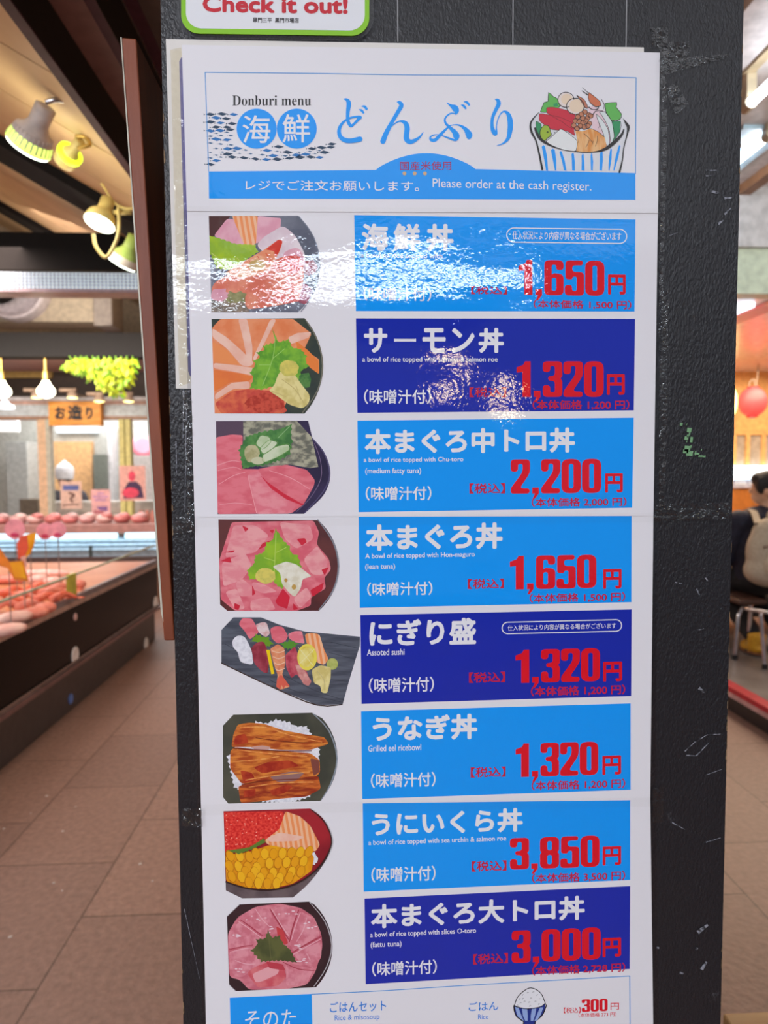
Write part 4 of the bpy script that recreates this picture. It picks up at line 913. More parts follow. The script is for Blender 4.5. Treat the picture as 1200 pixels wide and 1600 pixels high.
# --- header sheet
Yh = YP - .0022
hdr = sheet([(284, 70), (1031, 82), (1028, 333), (292, 330)], Yh, 'topmost menu sheet with the big blue title and bowl drawing')
mb = MB()
for pts in ([(320, 113, 1.3), (480, 114.5, 1.3), (640, 117, 1.3), (800, 117.5, 1.3), (900, 119, 1.3), (994, 121.5, 1.3)], [(320.5, 113, 1.3), (326, 268, 1.3)], [(994, 121, 1.3), (993, 272, 1.3)]): stroke(mb, pts, line_i, Yh - INK)
mb.build('border_line', hdr)
mb = MB()
dome = [(587 + 156 * t, 265.6 - 25.5 * math.sin(math.pi * t) ** .8 - 1.5 * t) for t in [i / 24 for i in range(25)]]
poly(mb, [(326, 268)] + dome + [(993, 270.5), (993, 312.5), (326.6, 310)], blue_i, Yh - INK)
band = mb.build('title_band', hdr)
mb = MB()
text(mb, 'レジでご注文お願いします。', 384, 282, 655, 298, ltext, Yh - 2 * INK, .006, .006)
mb.build('order_note', band); mb = MB(); text(mb, 'Please order at the cash register.', 676, 281.5, 924, 299.5, ltext, Yh - 2 * INK, 0, .022)
mb.build('lettering', band)
mb = MB(); text(mb, '国産米使用', 625, 252, 705, 266, ink((166, 40, 96)), Yh - 2 * INK, .012, -.006)
for x in (632, 648, 664): poly(mb, circle(x, 271, 3, n=14), ink((214, 178, 130)), Yh - 2 * INK)
tag(mb.build('rice_note', band), 'small dark red characters over three tan dots')
mb = MB(); text(mb, '𝐃𝐨𝐧𝐛𝐮𝐫𝐢 𝐦𝐞𝐧𝐮', 363, 149, 486, 165, black_i, Yh - INK, -.004)
mb.build('title_caption', hdr)
# school of little fish
fb, fd, fs_ = ink((34, 118, 190)), ink((28, 62, 92)), ink((70, 110, 150))
mb = MB(); rg = random.Random(11)
def fishlet(x, y, w, m, tilt=0):
    h = w * .34; e = []
    for u, v in ((-.5, 0), (-.1, -.5), (.5, 0), (.05, .5)): e.append((x + u * w - v * h * tilt, y + v * h + u * w * tilt))
    poly(mb, e, m, Yh - INK); tx = x - w * .5; ty = y - w * .5 * tilt
    poly(mb, [(tx - w * .15, ty - h * .28), (tx - w * .03, ty), (tx - w * .15, ty + h * .28)], fd, Yh - INK)
row = 0; y = 180
while y < 262:
    x = 329 + (row % 2) * 9
    while x < 524:
        ok = (x < 378 and y > 178 + 0) or (y > 226 + (x - 400) * .01 and y < 250 - max(0, (x - 480)) * .1)
        if x < 345 and y > 254: ok = True
        if 345 <= x < 378 and y > 250 - 0: ok = False
        yy = y + 2.0 * math.sin(x * .05 + row); 
        if x > 500: yy -= (x - 500) * .25
        if ok and (x - 401) ** 2 + (yy - 201) ** 2 > 36 ** 2 and (x - 463.7) ** 2 + (yy - 201) ** 2 > 36 ** 2:
            big = (rg.random() < .62); fishlet(x, yy, rg.uniform(14, 18) if big else rg.uniform(6, 9), rg.choice((fb, fd, fb, fd)) if big else fs_, rg.uniform(-.1, .05))
        x += rg.uniform(14, 19)
    y += 5.6; row += 1
mb.build('fish_motif', hdr)
for cx_, ch_, bx_ in ((401, '海', (379, 180, 422.5, 223.5)), (463.7, '鮮', (441.5, 178.5, 484.5, 222.5))):
    mb = MB(); poly(mb, circle(cx_, 201, 31.2, n=48), blue_i, Yh - 1.4 * INK); disc = mb.build('title_disc', hdr)
    mb = MB(); text(mb, ch_, *bx_, ltext, Yh - 2.4 * INK, .008); mb.build('lettering', disc)
# どんぶり in brush strokes
mb = MB(); Ta, Tb = (510, 140, 7.5), (660, 140, 7.5); Yb_ = Yh - 1.6 * INK
stroke(mb, [(203, 110, 10), (238, 118, 34), (262, 160, 54), (252, 260, 44), (250, 345, 40), (266, 400, 40), (291, 425, 36), (330, 395, 28), (380, 340, 38), (398, 322, 34), (345, 318, 24), (270, 335, 24), (210, 370, 26), (165, 425, 36), (148, 490, 44), (168, 558, 50), (225, 594, 56), (300, 598, 56), (392, 580, 62)], blue_i, Yb_, Ta)
stroke(mb, [(410, 195, 6), (446, 198, 28), (470, 226, 30)], blue_i, Yb_, Ta); stroke(mb, [(380, 232, 6), (412, 245, 28), (433, 270, 24)], blue_i, Yb_, Ta)
stroke(mb, [(826, 145, 8), (858, 152, 40), (878, 190, 52), (830, 275, 46), (760, 395, 46), (700, 510, 56), (662, 606, 62)], blue_i, Yb_, Ta)
stroke(mb, [(700, 530, 20), (748, 448, 14), (810, 392, 14), (868, 370, 22), (925, 392, 52), (946, 450, 64), (938, 530, 62), (942, 585, 64), (985, 612, 54), (1050, 588, 38), (1100, 548, 22), (1136, 496, 5)], blue_i, Yb_, Ta)
stroke(mb, [(284, 152, 6), (330, 185, 30), (378, 215, 74), (398, 250, 64), (392, 282, 26)], blue_i, Yb_, Tb)
stroke(mb, [(395, 284, 10), (340, 276, 16), (290, 305, 18), (263, 350, 22), (276, 398, 28), (322, 445, 36), (378, 500, 60), (398, 550, 76), (382, 590, 30), (310, 568, 20), (232, 538, 12)], blue_i, Yb_, Tb)
stroke(mb, [(325, 420, 14), (270, 470, 26), (205, 535, 38), (150, 590, 40), (104, 590, 36), (92, 560, 20), (125, 535, 14), (175, 527, 10), (240, 540, 8)], blue_i, Yb_, Tb)
stroke(mb, [(305, 430, 12), (370, 412, 10), (440, 420, 22), (505, 465, 48), (545, 525, 78), (546, 552, 62)], blue_i, Yb_, Tb)
stroke(mb, [(484, 142, 6), (520, 148, 28), (546, 178, 24)], blue_i, Yb_, Tb); stroke(mb, [(452, 178, 6), (482, 190, 28), (506, 218, 24)], blue_i, Yb_, Tb)
stroke(mb, [(850, 112, 8), (882, 125, 40), (894, 168, 50), (862, 235, 42), (825, 320, 38), (815, 410, 38), (828, 480, 50), (852, 512, 58)], blue_i, Yb_, Tb)
stroke(mb, [(868, 500, 26), (868, 430, 12), (885, 350, 12), (918, 282, 14), (962, 256, 22), (1008, 292, 48), (1030, 380, 64), (1026, 480, 58), (1004, 570, 42), (950, 628, 20), (872, 656, 5)], blue_i, Yb_, Tb)
mb.build('title_lettering', hdr)

# drawn bowl of seafood
E_ = (815, 130, 6.667); mb = MB(); lay = [0]
def draw(pts, m, T=E_, out=None, w=7, close=True):
    lay[0] += .22; Yl_ = Yh - (1.2 + lay[0] * .35) * INK
    q = [(x / T[2] + T[0], y / T[2] + T[1]) for x, y in pts]; poly(mb, q, m, Yl_)
    if out is not None: stroke(mb, [(x, y, w) for x, y in (pts + pts[:1] if close else pts)], out, Yl_ - .03 * INK, T, 2)
bl = ink((28, 24, 26)); bowl_w = ink((226, 228, 232)); lf1, lf2 = ink((98, 186, 84)), ink((44, 150, 92))
draw([(90, 420), (150, 330), (200, 300), (600, 250), (1000, 330), (1060, 370), (1110, 430), (1090, 540), (1060, 680), (1020, 925), (215, 895), (180, 780), (150, 600), (110, 520)], bowl_w)
for x0, x1, xb, w in ((210, 245, 265, 22), (305, 345, 355, 16), (395, 420, 455, 26), (520, 545, 540, 28), (625, 645, 640, 34), (720, 735, 732, 18), (815, 845, 825, 26), (920, 940, 910, 12), (1005, 1030, 960, 10)):
    xm = (x0 + x1) / 2; dome_y = 640 + 95 * (1 - ((xm - 620) / 420) ** 2)
    draw([(x0, dome_y + (10 if xm < 620 else 25)), (xm, dome_y - 8), (x1, dome_y + 5), ((x1 + xb) / 2 + 12, (dome_y + 900) / 2), (xb + w / 2, 912), (xb - w / 2, 908), ((x0 + xb) / 2 - 6, (dome_y + 900) / 2)], blue_i)
draw([(195, 300), (235, 200), (275, 190), (280, 95), (330, 140), (370, 160), (400, 240), (300, 300)], lf1, out=bl, w=6)
draw([(330, 215), (372, 205), (380, 240), (335, 245)], lf2)
draw([(870, 210), (990, 200), (985, 250), (1040, 320), (1025, 375), (940, 390), (880, 300)], lf1, out=bl, w=6); draw([(930, 400), (1030, 395), (1025, 500), (975, 580), (950, 600), (935, 480)], lf2, out=bl, w=5)
draw([(150, 395), (205, 430), (200, 520), (180, 560), (150, 470)], lf2, out=bl, w=5)
tan_ = ink((238, 214, 186)); draw([(x, y) for x, y in circle(462, 172, 84, 78, 24)], ink((236, 222, 214)), out=bl, w=7); draw(circle(470, 168, 58, 56, 20), tan_)
draw(circle(560, 240, 92, 84, 24), ink((236, 222, 214)), out=bl, w=8); draw(circle(572, 236, 76, 70, 20), tan_); stroke(mb, [(500, 245, 5), (505, 265, 6), (528, 275, 4)], bl, Yh - 2.27 * INK, E_)
tr = ink((206, 34, 58)); draw([(262, 255), (330, 250), (480, 285), (500, 315), (555, 325), (545, 480), (420, 400), (265, 310)], tr, out=ink((120, 20, 36)), w=4)
draw([(185, 320), (225, 318), (380, 350), (470, 385), (540, 430), (552, 545), (480, 500), (310, 480), (235, 430), (185, 385)], tr, out=ink((120, 20, 36)), w=4)
for a in ([(290, 265, 4), (325, 290, 6)], [(425, 320, 4), (440, 360, 5)], [(245, 365, 4), (265, 385, 5)], [(320, 370, 4), (345, 405, 5)], [(390, 395, 4), (400, 430, 5)], [(470, 470, 4), (485, 500, 5)]): stroke(mb, a, ink((120, 20, 36)), Yh - 2.62 * INK, E_)
pk = ink((236, 206, 214)); draw([(690, 255), (740, 240), (810, 270), (860, 290), (930, 400), (960, 560), (910, 640), (860, 540), (740, 480), (720, 380)], pk)
draw([(775, 320), (830, 370), (900, 480), (915, 630), (885, 650), (850, 520), (800, 400)], ink((226, 234, 232)), out=bl, w=5); draw([(810, 300), (870, 300), (940, 400), (965, 560), (930, 630), (915, 500), (870, 390)], ink((222, 232, 230)), out=bl, w=5)
draw([(700, 95), (760, 140), (815, 190), (825, 230), (770, 245), (715, 200), (695, 150)], ink((214, 116, 76)), out=bl, w=5); draw([(580, 130), (640, 160), (670, 200), (690, 255), (660, 250), (615, 180)], ink((196, 120, 90)), out=bl, w=5)
for a in ([(632, 42, 3), (700, 105, 6)], [(628, 78, 5), (690, 120, 9)], [(700, 250, 12), (740, 275, 8), (790, 270, 12), (800, 240, 8)], [(740, 335, 12), (775, 290, 8), (850, 290, 5)], [(830, 165, 5), (860, 220, 6), (855, 270, 4)], [(575, 122, 8), (590, 150, 5)], [(720, 470, 4), (800, 510, 8), (860, 560, 5)], [(800, 400, 4), (812, 440, 5), (800, 470, 3)]): stroke(mb, a, bl, Yh - 3.00 * INK, E_)
draw([(560, 500), (640, 500), (720, 470), (800, 510), (870, 570), (885, 650), (860, 700), (700, 715), (570, 712), (580, 590)], ink((226, 146, 66), (240, 190, 130), 90, (3, 1, .6)))
for a in ([(630, 510, 5), (690, 560, 6), (740, 620, 4)], [(660, 685, 3), (690, 630, 5), (705, 590, 4)], [(735, 660, 3), (745, 600, 5)], [(785, 530, 4), (790, 590, 5), (768, 660, 4)], [(600, 560, 3), (590, 620, 3)]): stroke(mb, a, bl, Yh - 3.25 * INK, E_)
for k, (x, y) in enumerate(((585, 350), (625, 322), (660, 300), (700, 330), (560, 395), (600, 400), (640, 365), (685, 365), (720, 340), (545, 440), (580, 470), (640, 410), (672, 395), (705, 420), (610, 445), (655, 455), (690, 445))): draw(circle(x, y, 26, 24, 14), ink((196, 126, 90)), out=ink((80, 40, 28)), w=6)
wh = ink((236, 238, 236)); draw([(255, 605), (300, 570), (400, 480), (440, 490), (560, 580), (580, 620), (570, 690), (545, 710), (420, 690), (300, 640)], wh, out=bl, w=5)
for a in ([(340, 510, 6), (420, 550, 8), (520, 600, 8), (560, 590, 5)], [(275, 590, 7), (340, 620, 7), (420, 665, 5)], [(350, 545, 6), (405, 565, 4)], [(400, 560, 5), (450, 610, 7), (510, 670, 10), (550, 660, 6)]): stroke(mb, a, bl, Yh - 3.81 * INK, E_)
draw([(195, 490), (230, 440), (280, 445), (300, 500), (310, 540), (270, 570), (240, 600), (205, 570), (192, 530)], ink((158, 186, 48)), out=bl, w=6); draw(circle(270, 510, 11, 10, 12), ink((70, 90, 20)))
for a in ([(185, 300, 4), (120, 370, 14), (92, 430, 18), (105, 510, 22), (150, 600, 16), (185, 740, 18), (215, 895, 20)], [(140, 470, 20), (180, 560, 30), (260, 625, 24), (400, 680, 14), (600, 715, 8), (760, 715, 10), (870, 685, 30), (960, 620, 36), (1040, 540, 26), (1065, 480, 12)], [(1060, 370, 4), (1095, 425, 26), (1112, 460, 30), (1098, 540, 14), (1065, 670, 10), (1050, 800, 12), (1020, 925, 20)]): stroke(mb, a, bl, Yh - 4.02 * INK, E_)
tag(mb.build('bowl_drawing', hdr), 'drawn seafood bowl with blue stripes')

# --- rows of dishes
def digits(mb, s, x0, y0, x1, y1, m, Y, slope):
    """heavy condensed figures; commas drop below the base line"""
    G = {
        '0': ([roundcorners([(0, 0), (.5, 0), (.5, 1), (0, 1)], .2), roundcorners([(.19, .14), (.31, .14), (.31, .86), (.19, .86)], .06)], .5),
        '1': ([[(.15, 0), (.36, 0), (.36, 1), (.22, 1), (.17, .9), (.0, .83), (.0, .68), (.15, .7)]], .38),
        '8': ([roundcorners([(0, 0), (.5, 0), (.5, .46), (.455, .515), (.5, .57), (.5, 1), (0, 1), (0, .57), (.045, .515), (0, .46)], .16), roundcorners([(.19, .13), (.31, .13), (.31, .43), (.19, .43)], .06), roundcorners([(.19, .58), (.31, .58), (.31, .87), (.19, .87)], .06)], .5),
        '6': ([roundcorners([(0, 0), (.5, 0), (.5, .6), (.25, .63), (.19, .58), (.19, .87), (.31, .87), (.31, .72), (.5, .72), (.5, 1), (0, 1)], .14), roundcorners([(.19, .13), (.31, .13), (.31, .5), (.19, .5)], .06)], .5),
        '5': ([roundcorners([(0, 0), (.5, 0), (.5, .67), (.2, .67), (.19, .86), (.47, .86), (.47, 1), (.02, 1), (.02, .46), (.19, .46), (.21, .54), (.31, .54), (.31, .13), (.19, .13), (.19, .3), (0, .3)], .11)], .5),
        '3': ([roundcorners([(0, 0), (.5, 0), (.5, .45), (.45, .52), (.5, .58), (.5, 1), (0, 1), (0, .7), (.19, .7), (.19, .87), (.31, .87), (.31, .59), (.14, .58), (.14, .46), (.31, .45), (.31, .13), (.19, .13), (.19, .33), (0, .33)], .12)], .5),
        '2': ([roundcorners([(0, 0), (.49, 0), (.49, .15), (.23, .15), (.5, .6), (.5, 1), (0, 1), (0, .64), (.19, .64), (.19, .87), (.31, .87), (.31, .63), (0, .16)], .11)], .5),
        ',': ([[(.03, 0), (.03, .17), (.2, .17), (.2, 0), (.1, -.15), (.04, -.15), (.1, 0)]], .23)}
    tot = sum(G[c][1] for c in s) + .03 * (len(s) - 1); x = 0; xc = (x0 + x1) / 2
    for c in s:
        rings, w = G[c]; out = []
        for r in rings:
            q = []
            for u, v in r:
                px = x0 + (x + u) / tot * (x1 - x0); q.append((px, y1 - v * (y1 - y0) + slope * (px - xc)))
            out.append(q)
        poly(mb, out if len(out) > 1 else out[0], m, Y); x += w + .03
def Z(k, x, y): oy = (0, 320, 640, 940, 1240)[k]; return x / 2.609 + 540, y / 2.609 + oy
def ztext(mb, k, s, x0, y0, x1, y1, m, Y, off=0, slope=0, spacing=1):
    a, b = Z(k, x0, y0), Z(k, x1, y1); text(mb, s, a[0], a[1], b[0], b[1], m, Y, off, slope, spacing)
def panel_grid(mb, quad, m, Y):
    strip(mb, quad, m, Y)
def dish_row(sh, Y, k, quad, m, slope, title, caps, miso, tax, price, yen, base, price_s, base_s, pill=None):
    """quad and boxes in zoom coordinates; returns the panel"""
    mb = MB(); strip(mb, [Z(k, *q) for q in quad], m, Y - INK); pn = mb.build('price_panel', sh)
    mb = MB(); Yt = Y - 2.2 * INK
    for s, x0, y0, x1, y1 in title: ztext(mb, k, s, x0, y0, x1, y1, ltext, Yt, .05, slope)
    mb.build('dish_title', pn)
    mb = MB()
    for s, x0, y0, x1, y1 in caps: ztext(mb, k, s, x0, y0, x1, y1, ltext, Yt, .018, slope)
    mb.build('caption', pn); mb = MB(); ztext(mb, k, '（味噌汁付）', *miso, ltext, Yt, .02, slope); mb.build('soup_note', pn)
    mb = MB(); ztext(mb, k, '【税込】', *tax, dull_i, Yt, .03, slope)
    a, b = Z(k, price[0], price[1]), Z(k, price[2], price[3]); digits(mb, price_s, a[0], a[1], b[0], b[1] - (b[1] - a[1]) * .02, red_i, Yt, slope)
    ztext(mb, k, '円', *yen, red_i, Yt, .045, slope)
    ztext(mb, k, '（本体価格 %s 円）' % base_s, *base, dull_i, Yt, .03, slope)
    mb.build('price_lettering', pn)
    if pill:
        x0, y0, x1, y1 = pill; r = (y1 - y0) / 2; o = rrect(x0, y0, x1, y1, r, 10); i = rrect(x0 + 4, y0 + 4, x1 - 4, y1 - 4, r - 4, 10); xc = (x0 + x1) / 2
        mp = lambda R: [Z(k, x, y + slope * (x - xc)) for x, y in R]
        mb = MB(); poly(mb, [mp(o), mp(i)], ltext, Yt); ztext(mb, k, '仕入状況により内容が異なる場合がございます', x0 + 25, y0 + 14, x1 - 24, y1 - 14, ltext, Yt, .012, slope); mb.build('notice_outline', pn)
    return pn
def spaced(s, spans, y0, y1, tilt=0):
    xc = (spans[0][0] + spans[-1][1]) / 2
    return [(ch, a, y0 + tilt * ((a + b) / 2 - xc), b, y1 + tilt * ((a + b) / 2 - xc)) for ch, (a, b) in zip(s, spans)]

Y2 = YP - .0016
sh2 = sheet([(292, 327), (1028, 331), (1021, 806), (304, 808)], Y2, 'menu sheet below the header, with seafood, salmon and fatty tuna bowls')
dish_row(sh2, Y2, 1, [(35, 42), (1182, 60), (1178, 435), (42, 433)], blue_i, .012,
         spaced('海鮮丼', [(65, 175), (195, 305), (330, 440)], 77, 188, .006), [('a bowl of rice topped with', 62, 197, 395, 223)], (72, 335, 350, 392), (512, 332, 658, 365), (705, 226, 1055, 372), (1070, 284, 1142, 366), (766, 388, 1165, 425), '1,650', '1,500', (655, 95, 1148, 157))
dish_row(sh2, Y2, 1, [(42, 463), (1180, 465), (1175, 838), (48, 848)], navy_i, 0,
         spaced('サモン丼', [(75, 170), (313, 408), (430, 526), (542, 645)], 502, 604) + [('ー', 198, 546, 287, 558)] , [('a bowl of rice topped with salmon & salmon roe', 68, 619, 620, 646)], (75, 752, 348, 812), (505, 744, 655, 784), (697, 638, 1052, 786), (1065, 690, 1138, 775), (762, 795, 1157, 836), '1,320', '1,200')
dish_row(sh2, Y2, 2, [(48, 45), (1175, 33), (1168, 400), (53, 418)], blue_i, -.008,
         [('本まぐろ中トロ丼', 78, 76, 935, 178)], [('a bowl of rice topped with Chu-toro', 74, 194, 480, 218), ('(medium fatty tuna)', 80, 238, 308, 266)], (82, 312, 350, 370), (505, 300, 650, 342), (673, 202, 1042, 344), (1058, 260, 1130, 338), (758, 358, 1145, 396), '2,200', '2,000')
Y3 = YP - .0012
sh3 = sheet([(304, 806), (1021, 803), (1016, 1250), (314, 1258)], Y3, 'menu sheet in the middle, with lean tuna, sushi and eel')
dish_row(sh3, Y3, 2, [(53, 436), (1166, 420), (1165, 785), (58, 808)], blue_i, -.018,
         [('本まぐろ丼', 82, 464, 640, 572)], [('A bowl of rice topped with Hon-maguro', 80, 583, 527, 609), ('(lean tuna)', 80, 628, 202, 656)], (88, 702, 354, 758), (498, 690, 645, 730), (670, 594, 1022, 733), (1050, 650, 1125, 730), (750, 747, 1140, 785), '1,650', '1,500')
dish_row(sh3, Y3, 3, [(60, 55), (1166, 32), (1164, 385), (65, 417)], navy_i, -.023,
         [('にぎり盛', 97, 70, 532, 178)], [('Assoted sushi', 87, 193, 240, 219)], (95, 308, 360, 370), (503, 287, 650, 330), (693, 193, 1037, 331), (1050, 245, 1127, 325), (755, 342, 1140, 383), '1,320', '1,200', (636, 77, 1127, 128))
dish_row(sh3, Y3, 3, [(63, 447), (1162, 415), (1162, 767), (68, 805)], blue_i, -.028,
         [('うなぎ丼', 110, 462, 537, 566)], [('Grilled eel ricebowl', 92, 583, 308, 609)], (103, 697, 367, 757), (510, 674, 652, 716), (693, 575, 1030, 714), (1047, 628, 1123, 706), (758, 726, 1140, 766), '1,320', '1,200')
Y4 = YP - .0008
sh4 = sheet([(314, 1252), (1016, 1247), (1022, 1700), (324, 1700)], Y4, 'lowest menu sheet, with sea urchin and marbled tuna bowls and rice set')
dish_row(sh4, Y4, 4, [(70, 40), (1160, 4), (1160, 352), (74, 400)], blue_i, -.033,
         [('うにいくら丼', 106, 68, 722, 165)], [('a bowl of rice topped with sea urchin & salmon roe', 93, 180, 655, 207)], (105, 297, 367, 359), (514, 274, 656, 316), (670, 176, 1035, 307), (1048, 215, 1123, 292), (760, 320, 1140, 360), '3,850', '3,500')
dish_row(sh4, Y4, 4, [(77, 428), (1160, 377), (1158, 715), (82, 777)], navy_i, -.043,
         [('本まぐろ大トロ丼', 103, 434, 975, 532)], [('a bowl of rice topped with slices O-toro', 100, 556, 532, 583), ('(fattu tuna)', 102, 602, 228, 631)], (108, 681, 372, 740), (520, 652, 662, 694), (677, 552, 1040, 686), (1048, 588, 1123, 666), (760, 696, 1140, 735), '3,000', '2,728')
# foot of the lowest sheet
mb = MB(); strip(mb, [(359, 1559), (487, 1553), (490, 1690), (362, 1690)], blue_i, Y4 - INK); bx = mb.build('heading_box', sh4)
mb = MB(); text(mb, 'そのた', 383, 1578, 463, 1606, ltext, Y4 - 2.2 * INK, 0, -.03); mb.build('lettering', bx)
mb = MB(); stroke(mb, [(487, 1553.5, 1.3), (600, 1548, 1.3), (740, 1539, 1.3), (984, 1525, 1.3)], line_i, Y4 - INK); stroke(mb, [(984, 1525, 1.3), (985, 1690, 1.3)], line_i, Y4 - INK); mb.build('border_line', sh4)
mb = MB(); bt_ = ink((30, 130, 226))
text(mb, 'ごはんセット', 515.5, 1564, 603.5, 1581, bt_, Y4 - INK, .012, -.035); text(mb, 'Rice & misosoup', 523, 1585, 593, 1596, bt_, Y4 - INK, 0, -.035)
text(mb, 'ごはん', 732.5, 1565, 778.5, 1579, bt_, Y4 - INK, .012, -.035); text(mb, 'Rice', 747, 1585, 763, 1592.5, bt_, Y4 - INK, 0, -.03); mb.build('lettering', sh4)
mb = MB(); text(mb, '【税込】', 881, 1574, 907, 1583, red_i, Y4 - INK, .01, -.03); digits(mb, '300', 909, 1561, 949.5, 1580.5, red_i, Y4 - INK, -.035); text(mb, '円', 954, 1567, 967, 1578, red_i, Y4 - INK, .01, -.03); text(mb, '（本体価格 273 円）', 904, 1582, 963, 1589, red_i, Y4 - INK, .01, -.03); mb.build('price_lettering', sh4)
mb = MB(); F_ = (700, 1520, 4.0); lay[0] = 0
def draw4(pts, m, out=None, w=5, T=F_):
    lay[0] += .2; Yl_ = Y4 - (1.1 + lay[0]) * INK; poly(mb, [(x / T[2] + T[0], y / T[2] + T[1]) for x, y in pts], m, Yl_)
    if out: stroke(mb, [(x, y, w) for x, y in pts + pts[:1]], out, Yl_ - .03 * INK, T, 2)
mound = [(415, 205), (430, 160), (455, 130), (480, 110), (500, 98), (520, 95), (545, 102), (570, 118), (588, 140), (600, 170), (606, 192), (570, 215), (500, 225), (450, 218)]
draw4([(412, 205), (500, 226), (608, 190), (605, 230), (585, 270), (545, 305), (540, 330), (475, 332), (472, 305), (430, 275), (414, 235)], ink((30, 52, 140)), bl, 7)
for x0, x1, xb in ((418, 440, 465), (462, 495, 490), (525, 552, 525), (575, 596, 548)): draw4([(x0, 212 + 8 * math.sin(math.pi * (x0 - 412) / 196)), (x1, 214 + 8 * math.sin(math.pi * (x1 - 412) / 196)), ((x1 + xb) / 2 + 6, 265), (xb + 8, 300), (xb - 8, 300), ((x0 + xb) / 2 - 8, 268)], ink((150, 176, 226)))
draw4(mound, ink((240, 240, 244)), bl, 5)
for x, y in ((470, 140), (500, 125), (535, 122), (560, 140), (450, 165), (520, 160), (548, 180), (510, 185), (575, 165), (455, 190), (480, 180), (515, 208), (570, 197), (435, 205), (470, 163)): stroke(mb, [(x - 5, y + 4, 2), (x - 3, y - 4, 2.5), (x + 5, y - 2, 2)], ink((120, 120, 124)), Y4 - 4 * INK, F_)
tag(mb.build('rice_bowl_drawing', sh4), 'drawn blue striped bowl of rice')

# --- printed photographs of the dishes
class Pic:
    def __init__(s, sh, Y, T, outline, base, name='food_photo'):
        s.mb = MB(); s.Y = Y; s.T = T; s.k = 0; s.sh = sh; s.o = outline
        poly(s.mb, s.px(outline), base, Y - INK)
    def px(s, pts): return [(p[0] / s.T[2] + s.T[0], p[1] / s.T[2] + s.T[1]) for p in pts]
    def p(s, pts, m):
        s.k += 1; q = clip(pts, s.o)
        if len(q) > 2: poly(s.mb, s.px(q), m, s.Y - (1.0 + .08 * s.k) * INK)
    def soft(s, pts, m, r=40): s.p(roundcorners(pts, r, 3), m)
    def e(s, cx, cy, rx, ry, m, n=22, wob=0, seed=0):
        rg = random.Random(seed + int(cx)); s.p([(x + rg.uniform(-wob, wob), y + rg.uniform(-wob, wob)) for x, y in circle(cx, cy, rx, ry, n)], m)
    def line(s, pts, m):
        s.k += 1; stroke(s.mb, pts, m, s.Y - (1.0 + .08 * s.k) * INK, s.T, 3)
    def leaf(s, pts, m, vein=None, j=9):
        out = []; rg = random.Random(len(pts)); n = len(pts); c = (sum(p[0] for p in pts) / n, sum(p[1] for p in pts) / n)
        for i in range(n):
            A, B = pts[i], pts[(i + 1) % n]; d = math.hypot(B[0] - A[0], B[1] - A[1]); kk = max(1, int(d / 26))
            for t in range(kk):
                x, y = A[0] + (B[0] - A[0]) * t / kk, A[1] + (B[1] - A[1]) * t / kk; out.append((x, y))
                xm, ym = A[0] + (B[0] - A[0]) * (t + .35) / kk, A[1] + (B[1] - A[1]) * (t + .35) / kk; v = Vector((xm - c[0], ym - c[1])); v = v.normalized() * -j; out.append((xm + v.x, ym + v.y))
        s.p(out, m)
        if vein: 
            for q in vein[1]: s.line([(x, y, 4) for x, y in q], vein[0])
    def done(s, label): return tag(s.mb.build('food_photo', s.sh), label)
A_, B_, C_, D_ = (250, 320, 4.0), (250, 650, 3.75), (250, 950, 3.75), (250, 1250, 3.75)
salmon = ink((246, 152, 92), (250, 192, 150), 55, (1.4, 1, .4), wave=True, rot=(0, .5, 0), dist=1.5); salmon2 = ink((243, 156, 110), (236, 134, 84), 60)
salmon_d = ink((228, 112, 74), (206, 74, 62), 110); fat = ink((248, 204, 184), (244, 188, 166), 80); pinkf = ink((236, 178, 192), (228, 158, 176), 70); pinkw = ink((240, 226, 230), (228, 206, 214), 60)
tuna = ink((235, 124, 136), (226, 104, 118), 80, (1, 1, 2.5)); tuna_l = ink((240, 150, 158), (232, 122, 136), 90, (1, 1, 2)); tuna_r = ink((214, 40, 62)); leafg = ink((132, 190, 56), (96, 160, 50), 120); leafl = ink((178, 208, 44), (150, 188, 56), 60)
ging = ink((236, 222, 152), (216, 198, 120), 130); wasabi = ink((228, 212, 104), (206, 196, 96), 200); roe_o = ink((232, 92, 62), (214, 58, 44), 500); ricew = ink((240, 240, 246), (222, 222, 230), 400)
# 1 seafood bowl
def curve(pts): return [(v.x, v.y) for v in smooth_path([Vector((x, y, 0)) for x, y in pts], 5)]
def arc(cx, cy, r, a0, a1, n=16): return circle(cx, cy, r, r, n, a0, a1)
P1 = Pic(sh2, Y2, A_, [(305, 70)] + arc(600, 370, 400, -49, 49) + [(322, 670)], ink((96, 100, 116), (128, 130, 144), 40))
P1.p([(305, 70), (440, 70), (330, 210), (305, 200)], ink((84, 52, 50)))
P1.soft([(335, 195), (420, 85), (470, 92), (528, 255), (470, 245), (400, 225)], pinkf, 20); P1.soft([(450, 70), (612, 70), (602, 240), (560, 272), (525, 250)], salmon, 10)
P1.soft([(612, 70), (757, 84), (752, 180), (640, 220), (600, 245)], pinkf, 10)
P1.e(935, 390, 48, 48, ink((196, 84, 84), (150, 70, 80), 90), wob=6); P1.e(900, 560, 60, 60, ink((176, 96, 110), (120, 84, 110), 60), wob=6)
P1.soft([(600, 252), (650, 200), (690, 175), (770, 128), (845, 190), (908, 310), (905, 410), (760, 380), (650, 300)], pinkw, 30); P1.soft([(760, 300), (860, 260), (905, 320), (905, 400), (800, 390)], pinkf, 40)
P1.soft([(320, 500), (430, 430), (600, 420), (760, 320), (880, 320), (905, 430), (870, 600), (790, 620), (600, 650), (420, 655), (325, 590)], ink((238, 150, 122), (226, 120, 98), 70), 50)
